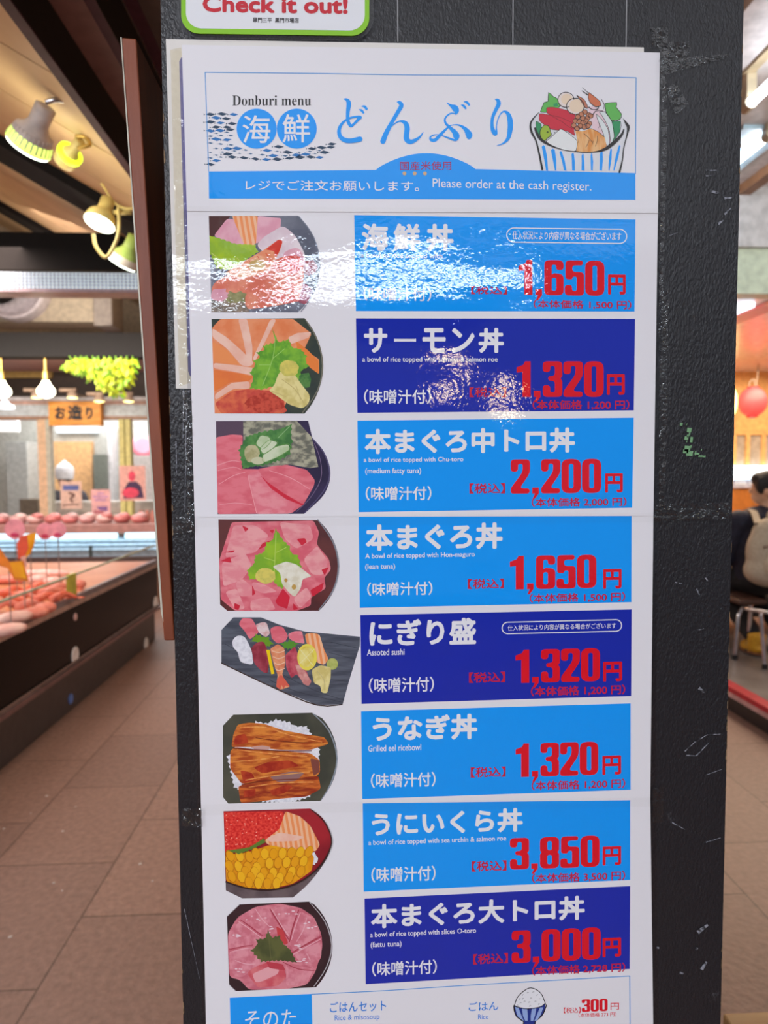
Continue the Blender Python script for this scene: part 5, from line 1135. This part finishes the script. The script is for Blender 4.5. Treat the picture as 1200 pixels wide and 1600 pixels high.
P1.leaf([(305, 190), (400, 215), (470, 240), (540, 245), (600, 250), (617, 295), (520, 362), (430, 412), (350, 400), (320, 330), (305, 300)], leafl, (ink((214, 222, 130)), ([(320, 300), (420, 380)], [(380, 330), (420, 410)], [(480, 330), (505, 360)])))
P1.soft([(400, 430), (540, 345), (660, 275), (745, 214), (768, 228), (745, 300), (690, 390), (600, 445), (470, 455)], ink((246, 184, 140), (240, 150, 110), 130), 20)
P1.soft([(660, 280), (742, 215), (768, 226), (742, 300), (720, 330), (715, 290)], ink((222, 62, 46)), 12)
for a in ([(560, 350, 4), (580, 400, 4)], [(610, 320, 4), (640, 380, 4)], [(660, 300, 5), (690, 350, 4)], [(690, 345, 8), (665, 380, 5)]): P1.line(a, ink((226, 90, 70)))
P1.e(605, 378, 52, 34, ink((226, 196, 130), (206, 170, 100), 100)); P1.e(822, 372, 74, 58, roe_o, wob=8); P1.e(790, 590, 85, 26, ink((232, 120, 110)), wob=4)
P1.p([(320, 600), (420, 560), (520, 600), (560, 670), (322, 670)], ink((170, 150, 130), (120, 110, 100), 60)); P1.e(470, 580, 75, 40, ink((172, 166, 116), (140, 140, 96), 130), wob=14); P1.e(370, 560, 55, 40, pinkf, wob=8)
P1.line([(868, 72, 5), (960, 200, 6), (998, 370, 7), (960, 550, 6), (880, 668, 5)], ink((128, 134, 150)))
P1.done('picture of the mixed seafood bowl')
# 2 salmon
P2 = Pic(sh2, Y2, A_, [(322, 714)] + arc(572, 1007, 446, -42, 42) + [(342, 1304)], ink((52, 62, 56), (70, 76, 62), 40))
P2.soft([(325, 770), (375, 715), (830, 712), (948, 805), (900, 905), (995, 965), (995, 1058), (900, 985), (760, 1304), (335, 1304)], salmon2, 14)
P2.soft([(850, 850), (920, 905), (990, 975), (993, 1058), (940, 1020), (860, 930)], ink((240, 134, 60)), 8); P2.soft([(800, 830), (860, 800), (945, 795), (930, 830), (820, 870)], fat, 8)
for q in ([(488, 712), (545, 712), (562, 800), (578, 885), (576, 985), (545, 972), (522, 850)], [(690, 715), (728, 715), (650, 870), (590, 985), (580, 960), (640, 830)], [(326, 770), (420, 830), (520, 920), (590, 990), (560, 1012), (510, 1005), (420, 900), (328, 828)], [(335, 988), (450, 1000), (590, 1020), (585, 1068), (470, 1045), (335, 1022)], [(342, 1185), (450, 1112), (560, 1104), (562, 1150), (460, 1150), (345, 1222)]): P2.soft(q, fat, 18)
P2.soft([(336, 1030), (470, 1050), (585, 1072), (560, 1100), (440, 1108), (338, 1170)], ink((240, 130, 62), (232, 116, 60), 40), 12); P2.soft([(328, 850), (420, 910), (500, 1000), (440, 995), (332, 985)], ink((244, 150, 88)), 12)
P2.soft([(342, 1240), (450, 1165), (570, 1150), (700, 1165), (800, 1290), (760, 1304), (380, 1304)], salmon_d, 20); P2.e(660, 1235, 130, 60, ink((212, 84, 62), (180, 56, 40), 300), wob=14)
P2.p([(860, 1060), (930, 1050), (945, 1090), (935, 1140), (880, 1150)], ink((60, 112, 56), (90, 140, 70), 200))
P2.leaf([(700, 768), (740, 855), (805, 838), (830, 890), (885, 900), (920, 945), (915, 985), (938, 1010), (890, 1035), (860, 1120), (780, 1135), (700, 1140), (630, 1160), (560, 1150), (580, 1090), (560, 1050), (592, 1000), (580, 975), (622, 955), (600, 920), (652, 905), (640, 880), (690, 862), (722, 855)], leafg, (ink((166, 210, 110)), ([(720, 820), (705, 960), (640, 1130)], [(705, 960), (780, 900)], [(690, 1000), (620, 1000)])))
P2.soft([(750, 1040), (800, 1030), (850, 1070), (882, 1120), (938, 1190), (932, 1240), (890, 1275), (810, 1250), (740, 1200), (676, 1160), (715, 1130), (730, 1080)], ging, 22); P2.e(805, 1022, 62, 52, wasabi, wob=5)
for a in ([(760, 1090, 4), (840, 1150, 5), (900, 1240, 4)], [(700, 1165, 4), (790, 1200, 4)], [(850, 1130, 3), (880, 1220, 4)]): P2.line(a, ink((206, 186, 116)))
P2.line([(908, 716, 6), (985, 850, 8), (1016, 1005, 9), (985, 1160, 8), (890, 1300, 6)], ink((124, 120, 104))); P2.done('picture of the salmon bowl')
# 3 fatty tuna with seaweed
P3 = Pic(sh2, Y2, B_, [(327, 30), (868, 28)] + curve([(892, 126), (955, 200), (990, 280), (998, 345), (985, 410), (945, 480), (845, 573)]) + [(338, 575)], ink((44, 36, 66), (60, 48, 84), 30))
P3.p([(327, 30), (490, 30), (500, 120), (330, 130)], ink((92, 72, 90)))
P3.p([(487, 30), (868, 28), (890, 130), (928, 298), (880, 305), (760, 285), (600, 300), (490, 250)], ink((112, 112, 100), (182, 178, 152), 150, (1, 1, 1.6)))
P3.soft([(328, 125), (420, 108), (485, 112), (480, 310), (600, 312), (740, 285), (860, 315), (908, 375), (902, 410), (840, 520), (770, 570), (338, 575)], tuna, 14)
P3.soft([(512, 345), (575, 316), (690, 425), (800, 522), (762, 572), (566, 574)], tuna_l, 14); P3.soft([(590, 350), (690, 425), (800, 480), (842, 515), (835, 525), (740, 488), (650, 425)], tuna_r, 6); P3.soft([(570, 312), (680, 290), (760, 290), (862, 322), (908, 380), (838, 518), (720, 450), (620, 380)], tuna, 14)
for a in ([(515, 350, 4), (540, 460, 4), (566, 570, 4)], [(335, 290, 4), (420, 262, 5), (470, 270, 3)], [(340, 320, 3), (430, 300, 4), (475, 315, 3)], [(345, 400, 3), (430, 350, 4), (500, 330, 3)], [(640, 320, 3), (760, 360, 4), (880, 430, 3)], [(350, 520, 3), (440, 510, 4), (540, 520, 3)]): P3.line(a, ink((244, 168, 172)))
P3.leaf([(482, 312), (458, 200), (500, 120), (580, 92), (650, 78), (700, 75), (775, 45), (772, 110), (780, 150), (765, 225), (700, 265), (600, 295), (540, 300)], ink((92, 148, 76), (64, 120, 60), 120), (ink((150, 190, 130)), ([(760, 60), (690, 130)],)))
for q in ([(560, 165), (590, 112), (640, 122), (650, 150), (600, 195)], [(585, 190), (640, 140), (692, 155), (660, 190), (605, 225)], [(600, 230), (680, 180), (752, 165), (762, 195), (690, 240), (610, 272)]): P3.soft(q, ink((214, 224, 192), (186, 206, 160), 90), 16); P3.line([(x, y, 3) for x, y in q + q[:1]], ink((110, 160, 80)))
P3.e(540, 220, 44, 54, ink((196, 190, 146), (170, 164, 116), 160), wob=4); P3.e(575, 262, 40, 22, ink((206, 206, 170)))
for a in ([(892, 130, 5), (962, 220, 6), (994, 340, 7), (955, 445, 6), (845, 570, 5)],): P3.line(a, ink((92, 84, 120)))
P3.line([(905, 160, 4), (940, 260, 4), (942, 370, 5), (880, 480, 4), (800, 560, 4)], ink((120, 100, 130))); P3.done('picture of the medium fatty tuna bowl with seaweed')
# 4 lean tuna
P4 = Pic(sh3, Y3, B_, [(342, 606)] + arc(695, 878, 354, -49, 48) + [(395, 1142), (352, 1105)], ink((104, 54, 52), (84, 44, 46), 30))
P4.soft([(346, 850), (420, 622), (900, 612), (932, 680), (918, 752), (990, 838), (1002, 900), (962, 948), (972, 1010), (885, 1062), (885, 1110), (800, 1142), (440, 1142), (356, 1075), (352, 940)], ink((236, 132, 142), (224, 100, 116), 70, (1, 1, 1.8)), 16)
for q in ([(430, 640), (560, 640), (640, 700), (560, 800), (380, 830)], [(700, 620), (880, 640), (900, 720), (800, 780), (730, 720)], [(360, 860), (500, 800), (540, 880), (480, 960), (370, 1000)], [(840, 840), (920, 760), (985, 850), (960, 930), (890, 930)], [(440, 980), (480, 950), (550, 1010), (560, 1050), (470, 1060)], [(540, 970), (620, 990), (690, 1030), (600, 1040), (540, 1010)], [(380, 1030), (450, 1010), (500, 1130), (440, 1135)], [(530, 1080), (640, 1060), (680, 1135), (530, 1140)], [(780, 1070), (860, 1000), (890, 1060), (820, 1130)]): P4.soft(q, ink((243, 168, 170), (236, 142, 150), 90, (1, 1, 2)), 20)
for q in ([(675, 1085), (720, 1010), (762, 1060), (745, 1130), (690, 1110)], [(800, 720), (850, 715), (860, 740), (830, 760)], [(600, 745), (660, 725), (640, 750), (575, 785)], [(355, 850), (410, 825), (420, 860)], [(435, 1095), (470, 1110), (460, 1138), (435, 1130)], [(880, 1020), (960, 975), (950, 1020), (895, 1060)], [(945, 900), (990, 885), (965, 935)], [(480, 640), (520, 660), (500, 680)], [(640, 670), (670, 665), (660, 690)], [(540, 990), (560, 1040), (540, 1055)], [(780, 1095), (810, 1130), (780, 1138)], [(370, 800), (440, 785), (430, 800)]): P4.soft(q, tuna_r, 8)
P4.leaf([(678, 655), (720, 720), (762, 762), (775, 805), (812, 815), (832, 885), (780, 960), (715, 1015), (690, 1000), (650, 960), (520, 960), (508, 905), (545, 868), (555, 815), (605, 795), (622, 738), (660, 722)], ink((156, 198, 44), (128, 178, 44), 70), (ink((190, 216, 100)), ([(680, 680), (670, 920)], [(680, 800), (740, 770)], [(675, 850), (610, 830)])))
P4.soft([(658, 882), (740, 852), (800, 870), (890, 940), (835, 955), (825, 1010), (790, 1062), (760, 1040), (715, 985), (705, 920)], ink((240, 236, 218), (224, 216, 190), 150), 14); P4.e(620, 938, 58, 48, wasabi, wob=4); P4.p(circle(738, 962, 10, 12, 8), ink((196, 150, 70))); P4.p(circle(785, 1002, 14, 16, 8), ink((200, 160, 80)))
P4.line([(925, 608, 6), (1015, 740, 8), (1046, 880, 9), (1015, 1020, 8), (932, 1135, 6)], ink((138, 140, 150))); P4.done('picture of the lean tuna bowl')
# 5 assorted sushi on a slate
slate = ink((94, 100, 112), (72, 76, 88), 60, (.5, 1, 4)); sl = [(360, 128), (430, 55), (592, 55), (700, 98), (850, 138), (1172, 168), (1170, 222), (1110, 420), (1070, 565), (920, 568), (700, 482), (360, 322)]
P5 = Pic(sh3, Y3, C_, sl, slate); P5.o = [(0, 0), (1400, 0), (1400, 1162), (0, 1162)]
for a in ([(380, 210, 3), (600, 330, 3), (900, 480, 3), (1080, 540, 3)], [(1000, 200, 3), (1160, 235, 3)], [(990, 260, 3), (1140, 300, 3)], [(1000, 420, 3), (1100, 430, 3)], [(640, 420, 4), (800, 490, 3), (1060, 550, 3)]): P5.line(a, ink((58, 62, 72)))
P5.line([(360, 323, 6), (700, 483, 7), (920, 569, 7), (1070, 566, 5)], ink((66, 48, 40)))
P5.soft([(420, 195), (450, 160), (495, 165), (520, 210), (540, 260), (546, 335), (470, 318), (455, 255), (430, 235)], ricew, 20); P5.soft([(460, 95), (482, 58), (540, 62), (582, 140), (560, 160), (525, 185), (500, 140)], tuna, 14); P5.soft([(558, 98), (600, 82), (625, 85), (646, 150), (620, 172), (580, 145)], ink((236, 214, 214), (214, 150, 150), 130), 12)
P5.soft([(645, 120), (680, 105), (720, 110), (752, 165), (735, 195), (690, 210), (655, 180)], tuna, 14); P5.soft([(750, 152), (790, 135), (832, 135), (848, 210), (790, 200), (755, 178)], tuna_l, 12); P5.soft([(848, 152), (890, 145), (935, 155), (960, 240), (988, 300), (962, 335), (915, 318), (900, 235), (860, 212)], salmon, 14)
P5.leaf([(525, 195), (560, 150), (640, 170), (668, 212), (620, 238), (570, 202)], ink((110, 160, 40)), j=12); P5.leaf([(703, 208), (760, 182), (815, 208), (775, 248), (720, 240)], ink((90, 150, 50)), j=12)
P5.soft([(534, 232), (570, 200), (608, 195), (640, 270), (632, 385), (600, 375), (552, 325)], ink((142, 44, 60), (170, 70, 84), 120), 16); P5.p([(622, 246), (642, 244), (670, 385), (652, 388)], ink((246, 212, 20)))
P5.soft([(645, 240), (690, 210), (728, 235), (736, 320), (716, 390), (735, 430), (760, 462), (710, 478), (680, 462), (690, 395), (664, 320)], ink((238, 164, 120), (226, 130, 92), 130), 10)
for yy in (250, 285, 320, 355): P5.line([(655 + (yy - 250) * .2, yy, 4), (695, yy + 12, 5), (732, yy - 2, 4)], ink((246, 206, 176)))
P5.p([(685, 420), (700, 395), (715, 395), (762, 460), (735, 455), (725, 475), (712, 450), (705, 480), (682, 462)], ink((226, 100, 80)))
P5.soft([(735, 275), (790, 224), (815, 290), (850, 350), (887, 440), (850, 452), (800, 385), (770, 412), (740, 350)], ink((176, 56, 76), (206, 96, 108), 120), 10); P5.soft([(790, 330), (830, 340), (888, 430), (870, 458), (840, 445), (810, 390)], ink((226, 170, 160), (206, 130, 126), 130), 8)
P5.e(862, 288, 58, 78, ink((240, 222, 90))); P5.e(858, 285, 44, 62, ink((226, 200, 70), (240, 226, 140), 120))
P5.line([(810, 230, 3), (900, 340, 3)], ink((244, 236, 180))); P5.line([(905, 240, 3), (815, 330, 3)], ink((244, 236, 180)))
P5.e(1010, 328, 33, 34, ink((190, 196, 112), (170, 180, 90), 200)); P5.soft([(888, 362), (940, 335), (1002, 348), (1000, 410), (980, 500), (945, 496), (940, 455), (902, 442)], ging, 14); P5.line([(920, 370, 4), (960, 420, 4), (965, 490, 4)], ink((206, 190, 130)))
P5.done('picture of assorted sushi on a slate')
# 6 eel
P6 = Pic(sh3, Y3, C_, [(368, 690), (430, 625), (890, 614)] + arc(690, 880, 350, -42, 42, 12) + [(940, 1130), (400, 1146), (370, 1110)], ink((62, 66, 56), (84, 84, 70), 22))
rw = [(388, 870), (420, 840), (560, 660), (620, 672), (680, 648), (760, 665), (800, 690), (862, 690), (890, 735), (940, 830), (932, 950), (880, 1110), (760, 1148), (600, 1140), (430, 1052), (410, 960)]
P6.leaf(rw, ricew, j=10)
eel = ink((226, 136, 54), (176, 74, 28), 110, (.6, 1, 2.5)); eel2 = ink((214, 112, 44), (150, 48, 22), 120, (.5, 1, 2.2))
P6.soft([(456, 682), (520, 672), (610, 678), (720, 716), (850, 740), (962, 756), (990, 795), (880, 832), (700, 832), (560, 815), (418, 815), (430, 740)], eel, 14)
P6.soft([(412, 835), (440, 815), (600, 832), (880, 850), (935, 890), (938, 965), (900, 1000), (740, 1000), (600, 1015), (480, 1032), (410, 940)], eel, 16); P6.soft([(458, 1045), (600, 1002), (930, 985), (942, 1060), (860, 1105), (700, 1118), (600, 1132), (472, 1142)], eel2, 14)
er = ink((160, 38, 22), (190, 66, 32), 130); P6.soft([(545, 935), (640, 900), (760, 892), (820, 925), (720, 945), (600, 970)], er, 20); P6.soft([(440, 750), (500, 735), (520, 790), (430, 805)], er, 14); P6.soft([(470, 950), (540, 965), (560, 1010), (490, 1025)], er, 14); P6.soft([(640, 1070), (740, 1035), (780, 1045), (730, 1085), (660, 1100)], er, 14); P6.soft([(490, 1070), (560, 1060), (560, 1100), (490, 1110)], er, 10); P6.soft([(880, 880), (930, 890), (935, 960), (900, 985)], ink((130, 70, 60)), 10)
P6.soft([(640, 990), (760, 958), (850, 962), (800, 1012), (690, 1020)], ink((150, 110, 108)), 18); P6.soft([(530, 815), (600, 805), (650, 815), (640, 830), (560, 830)], ink((206, 160, 150)), 8)
for a in ([(470, 700, 6), (620, 700, 8), (760, 745, 6), (950, 785, 5)], [(450, 830, 5), (620, 850, 8), (860, 870, 6)], [(430, 900, 4), (560, 890, 7), (700, 870, 5)], [(500, 1010, 5), (640, 985, 6), (880, 960, 5)], [(520, 1050, 5), (700, 1025, 7), (900, 1020, 5)]): P6.line(a, ink((240, 172, 92), (226, 130, 60), 200))
for a in ([(430, 822, 6), (700, 838, 7), (890, 836, 5)], [(480, 1036, 6), (620, 1012, 6), (900, 1000, 5)], [(560, 760, 4), (760, 785, 5), (960, 790, 4)]): P6.line(a, ink((120, 44, 22)))
P6.line([(895, 617, 5), (990, 720, 7), (1038, 880, 8), (1000, 1030, 7), (942, 1128, 5)], ink((146, 156, 166))); P6.done('picture of the grilled eel rice bowl')
# 7 sea urchin and roe
P7 = Pic(sh4, Y4, D_, [(372, 66)] + curve([(880, 50), (945, 98), (988, 165), (1006, 235), (990, 315), (935, 410), (860, 500), (780, 571)]) + [(480, 576), (386, 530)], ink((112, 96, 98), (92, 78, 82), 60))
P7.p([(372, 66)] + curve([(880, 50), (945, 98), (988, 165), (1004, 230), (985, 310), (915, 405), (790, 490), (640, 525), (500, 515), (385, 480)]), ink((170, 34, 46), (140, 24, 38), 20))
P7.soft([(374, 72), (720, 66), (745, 130), (690, 185), (620, 235), (520, 290), (384, 312)], ink((214, 30, 30), (240, 74, 60), 420), 10)
rg = random.Random(5)
for i in range(46): x, y = rg.uniform(385, 715), rg.uniform(80, 270); (x - 380) * .55 + (y - 70) < 300 and P7.e(x, y, 4, 3.5, ink((250, 170, 150)), 6)
P7.soft([(735, 66), (820, 95), (880, 150), (938, 262), (912, 302), (780, 292), (640, 265), (608, 240), (700, 170)], salmon, 14); P7.soft([(625, 225), (700, 190), (850, 215), (800, 240), (640, 245)], fat, 14)
P7.e(900, 345, 22, 34, ricew, wob=5)
P7.soft([(384, 312), (460, 318), (540, 298), (640, 264), (760, 285), (870, 290), (904, 335), (888, 415), (780, 490), (640, 524), (500, 512), (388, 476)], ink((244, 172, 14), (232, 146, 10), 60), 14)
ua, ub, ug = ink((248, 186, 26)), ink((240, 166, 14)), ink((196, 112, 6))
for ry, (x0, x1, st) in ((318, (560, 880, 52)), (340, (410, 560, 56)), (372, (590, 890, 50)), (402, (405, 590, 54)), (430, (500, 870, 54)), (462, (420, 800, 56)), (492, (520, 720, 54))):
    x = x0; i = 0
    while x < x1:
        lean = (x - 640) * .10; q = []
        for k in range(12):
            a = 2 * math.pi * k / 12; u, v = 25 * math.cos(a), 36 * math.sin(a); q.append((x + u - v * lean / 90, ry + v + abs(x - 640) * -.06))
        P7.p(q, ug); P7.p([(x + (a - x) * .9 + 1.5, ry + abs(x - 640) * -.06 + (b - ry + abs(x - 640) * .06) * .9 - 1) for a, b in q], ua if i % 2 else ub); x += st; i += 1
P7.leaf([(390, 298), (460, 318), (540, 292), (622, 246), (612, 222), (550, 262), (520, 280), (440, 290)], ink((98, 130, 48)), j=8)
P7.line([(386, 480, 8), (500, 516, 9), (640, 528, 10), (790, 494, 10), (918, 408, 9), (986, 310, 8), (1004, 225, 7), (960, 125, 6), (882, 54, 5)], ink((52, 30, 30))); P7.done('picture of the sea urchin and salmon roe bowl')
# 8 marbled tuna rosette
P8 = Pic(sh4, Y4, D_, [(392, 680), (465, 612), (875, 595)] + arc(668, 860, 342, -46, 44, 12) + [(445, 1120), (405, 1080)], ink((46, 26, 32), (58, 34, 40), 30))
oto = ink((208, 104, 122), (226, 138, 150), 70, (1, 1, 2)); oto_l = ink((232, 152, 164), (214, 116, 132), 80, (1.5, 1, 1.5)); dk_l = ink((176, 56, 74))
P8.soft([(398, 780), (450, 692), (560, 625), (700, 606), (825, 632), (902, 685), (946, 785), (952, 865), (912, 1005), (862, 1082), (720, 1112), (520, 1112), (468, 1052), (408, 1040), (398, 880)], oto, 24)
for q in ([(450, 690), (560, 625), (640, 640), (690, 760), (600, 790)], [(660, 615), (800, 635), (815, 660), (755, 820), (700, 720)], [(820, 650), (900, 690), (940, 790), (780, 890), (760, 830)], [(780, 900), (948, 825), (945, 920), (905, 990), (820, 950)], [(402, 770), (470, 710), (590, 800), (540, 850), (400, 870)], [(405, 890), (540, 860), (590, 960), (480, 1040), (412, 1030)], [(740, 950), (900, 990), (860, 1080), (740, 1090)]): P8.soft(q, oto_l, 16)
for a in ([(645, 640, 6), (700, 730, 8), (752, 815, 6)], [(812, 645, 6), (780, 740, 8), (758, 830, 6)], [(944, 800, 6), (850, 850, 8), (770, 898, 6)], [(470, 700, 5), (540, 750, 6), (600, 795, 4)], [(402, 878, 4), (480, 860, 6), (545, 850, 4)], [(720, 950, 5), (810, 990, 6), (905, 1000, 4)]): P8.line(a, dk_l)
P8.soft([(680, 740), (720, 760), (752, 840), (730, 850), (690, 800)], ink((206, 64, 70)), 10)
P8.leaf([(632, 758), (652, 800), (705, 790), (722, 835), (770, 880), (805, 955), (720, 945), (590, 952), (528, 882), (565, 850), (560, 815), (612, 808)], ink((74, 80, 44), (96, 100, 54), 60), (ink((104, 104, 62)), ([(635, 780), (650, 930)],)), 10)
P8.soft([(508, 1012), (560, 975), (640, 948), (722, 972), (742, 1040), (690, 1090), (570, 1098)], ink((212, 84, 96), (226, 120, 126), 90), 18); P8.soft([(540, 1020), (640, 975), (700, 990), (690, 1020), (600, 1062), (560, 1070)], ink((238, 170, 176)), 14); P8.soft([(620, 945), (720, 962), (735, 1000), (640, 985)], ink((196, 60, 76)), 10)
for a in ([(655, 640, 4), (712, 735, 5), (758, 800, 4)], [(822, 660, 4), (792, 740, 5), (770, 820, 4)], [(940, 815, 4), (850, 865, 5), (780, 905, 4)], [(460, 712, 4), (535, 762, 5), (590, 805, 4)], [(410, 892, 3), (480, 874, 5), (540, 866, 3)], [(560, 640, 3), (600, 700, 4), (640, 740, 3)], [(860, 690, 3), (840, 760, 4), (800, 830, 3)], [(440, 940, 3), (500, 960, 4), (560, 960, 3)], [(860, 900, 3), (880, 940, 4)]): P8.line(a, ink((240, 184, 194)))
for cx_, cy_, rx_, ry_ in ((560, 690, 60, 14), (740, 660, 60, 12), (880, 735, 36, 26), (470, 790, 40, 12), (830, 925, 30, 30), (480, 1000, 36, 16), (655, 760, 22, 20), (800, 860, 24, 12)):
    for i in range(5): P8.e(cx_ + rg.uniform(-rx_, rx_), cy_ + rg.uniform(-ry_, ry_), rg.uniform(5, 13), rg.uniform(3, 5), ink((244, 214, 222)), 7)
P8.line([(876, 598, 4), (965, 710, 5), (1006, 850, 6), (975, 980, 5), (902, 1092, 4)], ink((196, 190, 196))); P8.line([(392, 682, 3), (464, 614, 3)], ink((196, 190, 196))); P8.line([(404, 1082, 3), (444, 1120, 3)], ink((196, 190, 196))); P8.done('picture of the marbled tuna bowl')

# --- clear margins of the laminate beyond the paper
for sh, Y, qs in ((hdr, Yh, ([(1031, 82), (1038, 83), (1035, 333), (1028, 333)],)), (sh2, Y2, ([(1028, 331), (1037, 331), (1029, 806), (1021, 806)], [(286, 330), (292, 327), (304, 808), (298, 808)])), (sh3, Y3, ([(1021, 803), (1029, 803), (1024, 1250), (1016, 1250)], [(298, 806), (304, 806), (314, 1258), (308, 1258)])), (sh4, Y4, ([(1016, 1247), (1025, 1247), (1030, 1700), (1022, 1700)], [(308, 1252), (314, 1252), (324, 1700), (318, 1700)]))):
    for q in qs:
        mb = MB(); strip(mb, q, margin_m, Y + .0002); tag(mb.build('laminate_margin', sh), 'clear plastic edge')

# --- the small sign above the menu
Yg = YP - .004
P = lambda R, sl=.014: [(x, y + sl * (x - 430)) for x, y in R]
sgn = thing('shop_notice', at(430, 56, Yg), 'white sign with green border and red lettering above the menu', 'sign')
mb = MB(); mb2 = P(rrect(276, -110, 584, 60, 34, 8)); fr1 = [at(x, y, Yg + .0006) for x, y in mb2]; n = len(fr1); bk1 = [p + Vector((0, .002, 0)) for p in fr1]
mb.add(fr1 + bk1, [tuple(range(n)), tuple(range(2 * n - 1, n - 1, -1))] + [(i, n + i, n + (i + 1) % n, (i + 1) % n) for i in range(n)], margin_m); mb.build('clear_sleeve', sgn)
mb = MB(); g1_ = P(rrect(283, -100, 577, 54, 28, 8)); fr1 = [at(x, y, Yg) for x, y in g1_]; n = len(fr1); bk1 = [p + Vector((0, .0006, 0)) for p in fr1]
mb.add(fr1 + bk1, [tuple(range(n)), tuple(range(2 * n - 1, n - 1, -1))] + [(i, n + i, n + (i + 1) % n, (i + 1) % n) for i in range(n)], ink((140, 206, 22))); bd = mb.build('border', sgn)
mb = MB(); poly(mb, P(rrect(290.5, -92, 570, 46, 24, 8)), ink((236, 238, 242)), Yg - INK); bd2 = mb.build('face', sgn)
mb = MB(); text(mb, 'Check it out!', 316.5, -6, 543.5, 20.5, ink((206, 10, 40)), Yg - 2.2 * INK, .07, .014); text(mb, '黒門三平  黒門市場店', 395, 27.5, 467, 35.5, black_i, Yg - 2.2 * INK, .02, .012); mb.build('lettering', bd2)

# --- tape
def tape(quad, Y, label, m=tape_m, n=1, name='tape_strip', wr=0.0, seed=0):
    """a strip of clear tape, creased where wr > 0"""
    mb = MB(); TL, TR, BR, BL = [Vector(q) for q in quad]; rg = random.Random(seed + int(TL.x * 7 + TL.y))
    nu = max(1, int((TR - TL).length / 7)) if wr else 1; nv = max(1, int((BL - TL).length / 7)) if wr else 1; vs = []
    for j in range(nv + 1):
        for i in range(nu + 1):
            u, v = i / nu, j / nv; q = (TL * (1 - u) + TR * u) * (1 - v) + (BL * (1 - u) + BR * u) * v
            if wr and (i in (0, nu) or j in (0, nv)): q = q + Vector((rg.uniform(-1, 1), rg.uniform(-1, 1))) * min(wr * 1.2, 2.2)
            vs.append(at(q.x, q.y, Y - rg.uniform(0, wr) * .0011))
    mb.add(vs, [(j * (nu + 1) + i, (j + 1) * (nu + 1) + i, (j + 1) * (nu + 1) + i + 1, j * (nu + 1) + i + 1) for j in range(nv) for i in range(nu)], m)
    return tag(mb.build(name), label, 'tape', 'clear tape on the menu')
YT = YP - .0006; YF = YP - .0045
tape([(1016, 44), (1043, 40), (1042, 72), (1018, 74)], YT, 'crumpled clear tape above the top right corner of the header', wr=2.2)
tape([(1036, 66), (1078, 64), (1078, 88), (1036, 96)], YT, 'creased clear tape lying sideways right of the header corner', wr=1.6)
tape([(1040, 88), (1138, 84), (1138, 92), (1090, 112), (1042, 118)], YT, 'long flat clear tape reaching right from the header corner', wr=.5) if False else tape([(1040, 92), (1138, 84), (1136, 90), (1042, 116)], YT, 'long flat clear tape reaching right from the header corner', wr=.5)
tape([(1038, 140), (1056, 131), (1077, 164), (1057, 180)], YT, 'slanted clear tape end right of the header sheet', wr=1.2)
tape([(1030, 74), (1042, 74), (1042, 160), (1034, 160)], YF, 'crinkled upright clear tape over the header right edge', wr=1.8)
tape([(1034, 168), (1043, 168), (1036, 470), (1030, 470)], YP - .0028, 'thin upright clear tape beside the upper menu sheet', wr=.8)
tape([(1030, 470), (1045, 450), (1039, 790), (1030, 790)], YT, 'upright clear tape on the black, right of the fatty tuna row', wr=.7)
tape([(1022, 788), (1141, 785), (1141, 811), (1022, 815)], YP - .003, 'clear tape band across the black right of the middle seam', wr=.7)
tape([(270, 809), (302, 807), (302, 832), (270, 835)], YP - .003, 'creased clear tape on the black left of the middle seam', wr=1.2)
tape([(300, 806), (1024, 801), (1024, 816), (300, 824)], YP - .0024, 'long clear tape along the seam above the lean tuna row', tape_flat)
tape([(310, 1257), (1020, 1246), (1020, 1260), (310, 1274)], YP - .0020, 'long clear tape along the seam above the sea urchin row', tape_flat)
tape([(292, 322), (1032, 326), (1030, 338), (294, 338)], YP - .0029, 'long clear tape along the seam beneath the header', tape_flat)
tape([(284, 1264), (316, 1262), (317, 1290), (285, 1292)], YP - .003, 'crumpled clear tape on the black left of the sea urchin picture', wr=1.6)
tape([(1020, 1232), (1037, 1230), (1037, 1284), (1020, 1286)], YP - .003, 'short clear tape on the sheet edge right of the eel row', wr=.8)
tape([(266, 78), (283, 74), (298, 598), (280, 604)], YP - .0019, 'aged yellowish tape down the older sheet left margin', tape_old, wr=.35)
tape([(284, 610), (300, 608), (304, 806), (294, 806)], YP - .0008, 'upright clear tape left of the fatty tuna picture', wr=1.0)
tape([(909, 772), (952, 771), (952, 794), (909, 796)], YP - .0034, 'small square of clear tape over a base price', tape_flat)
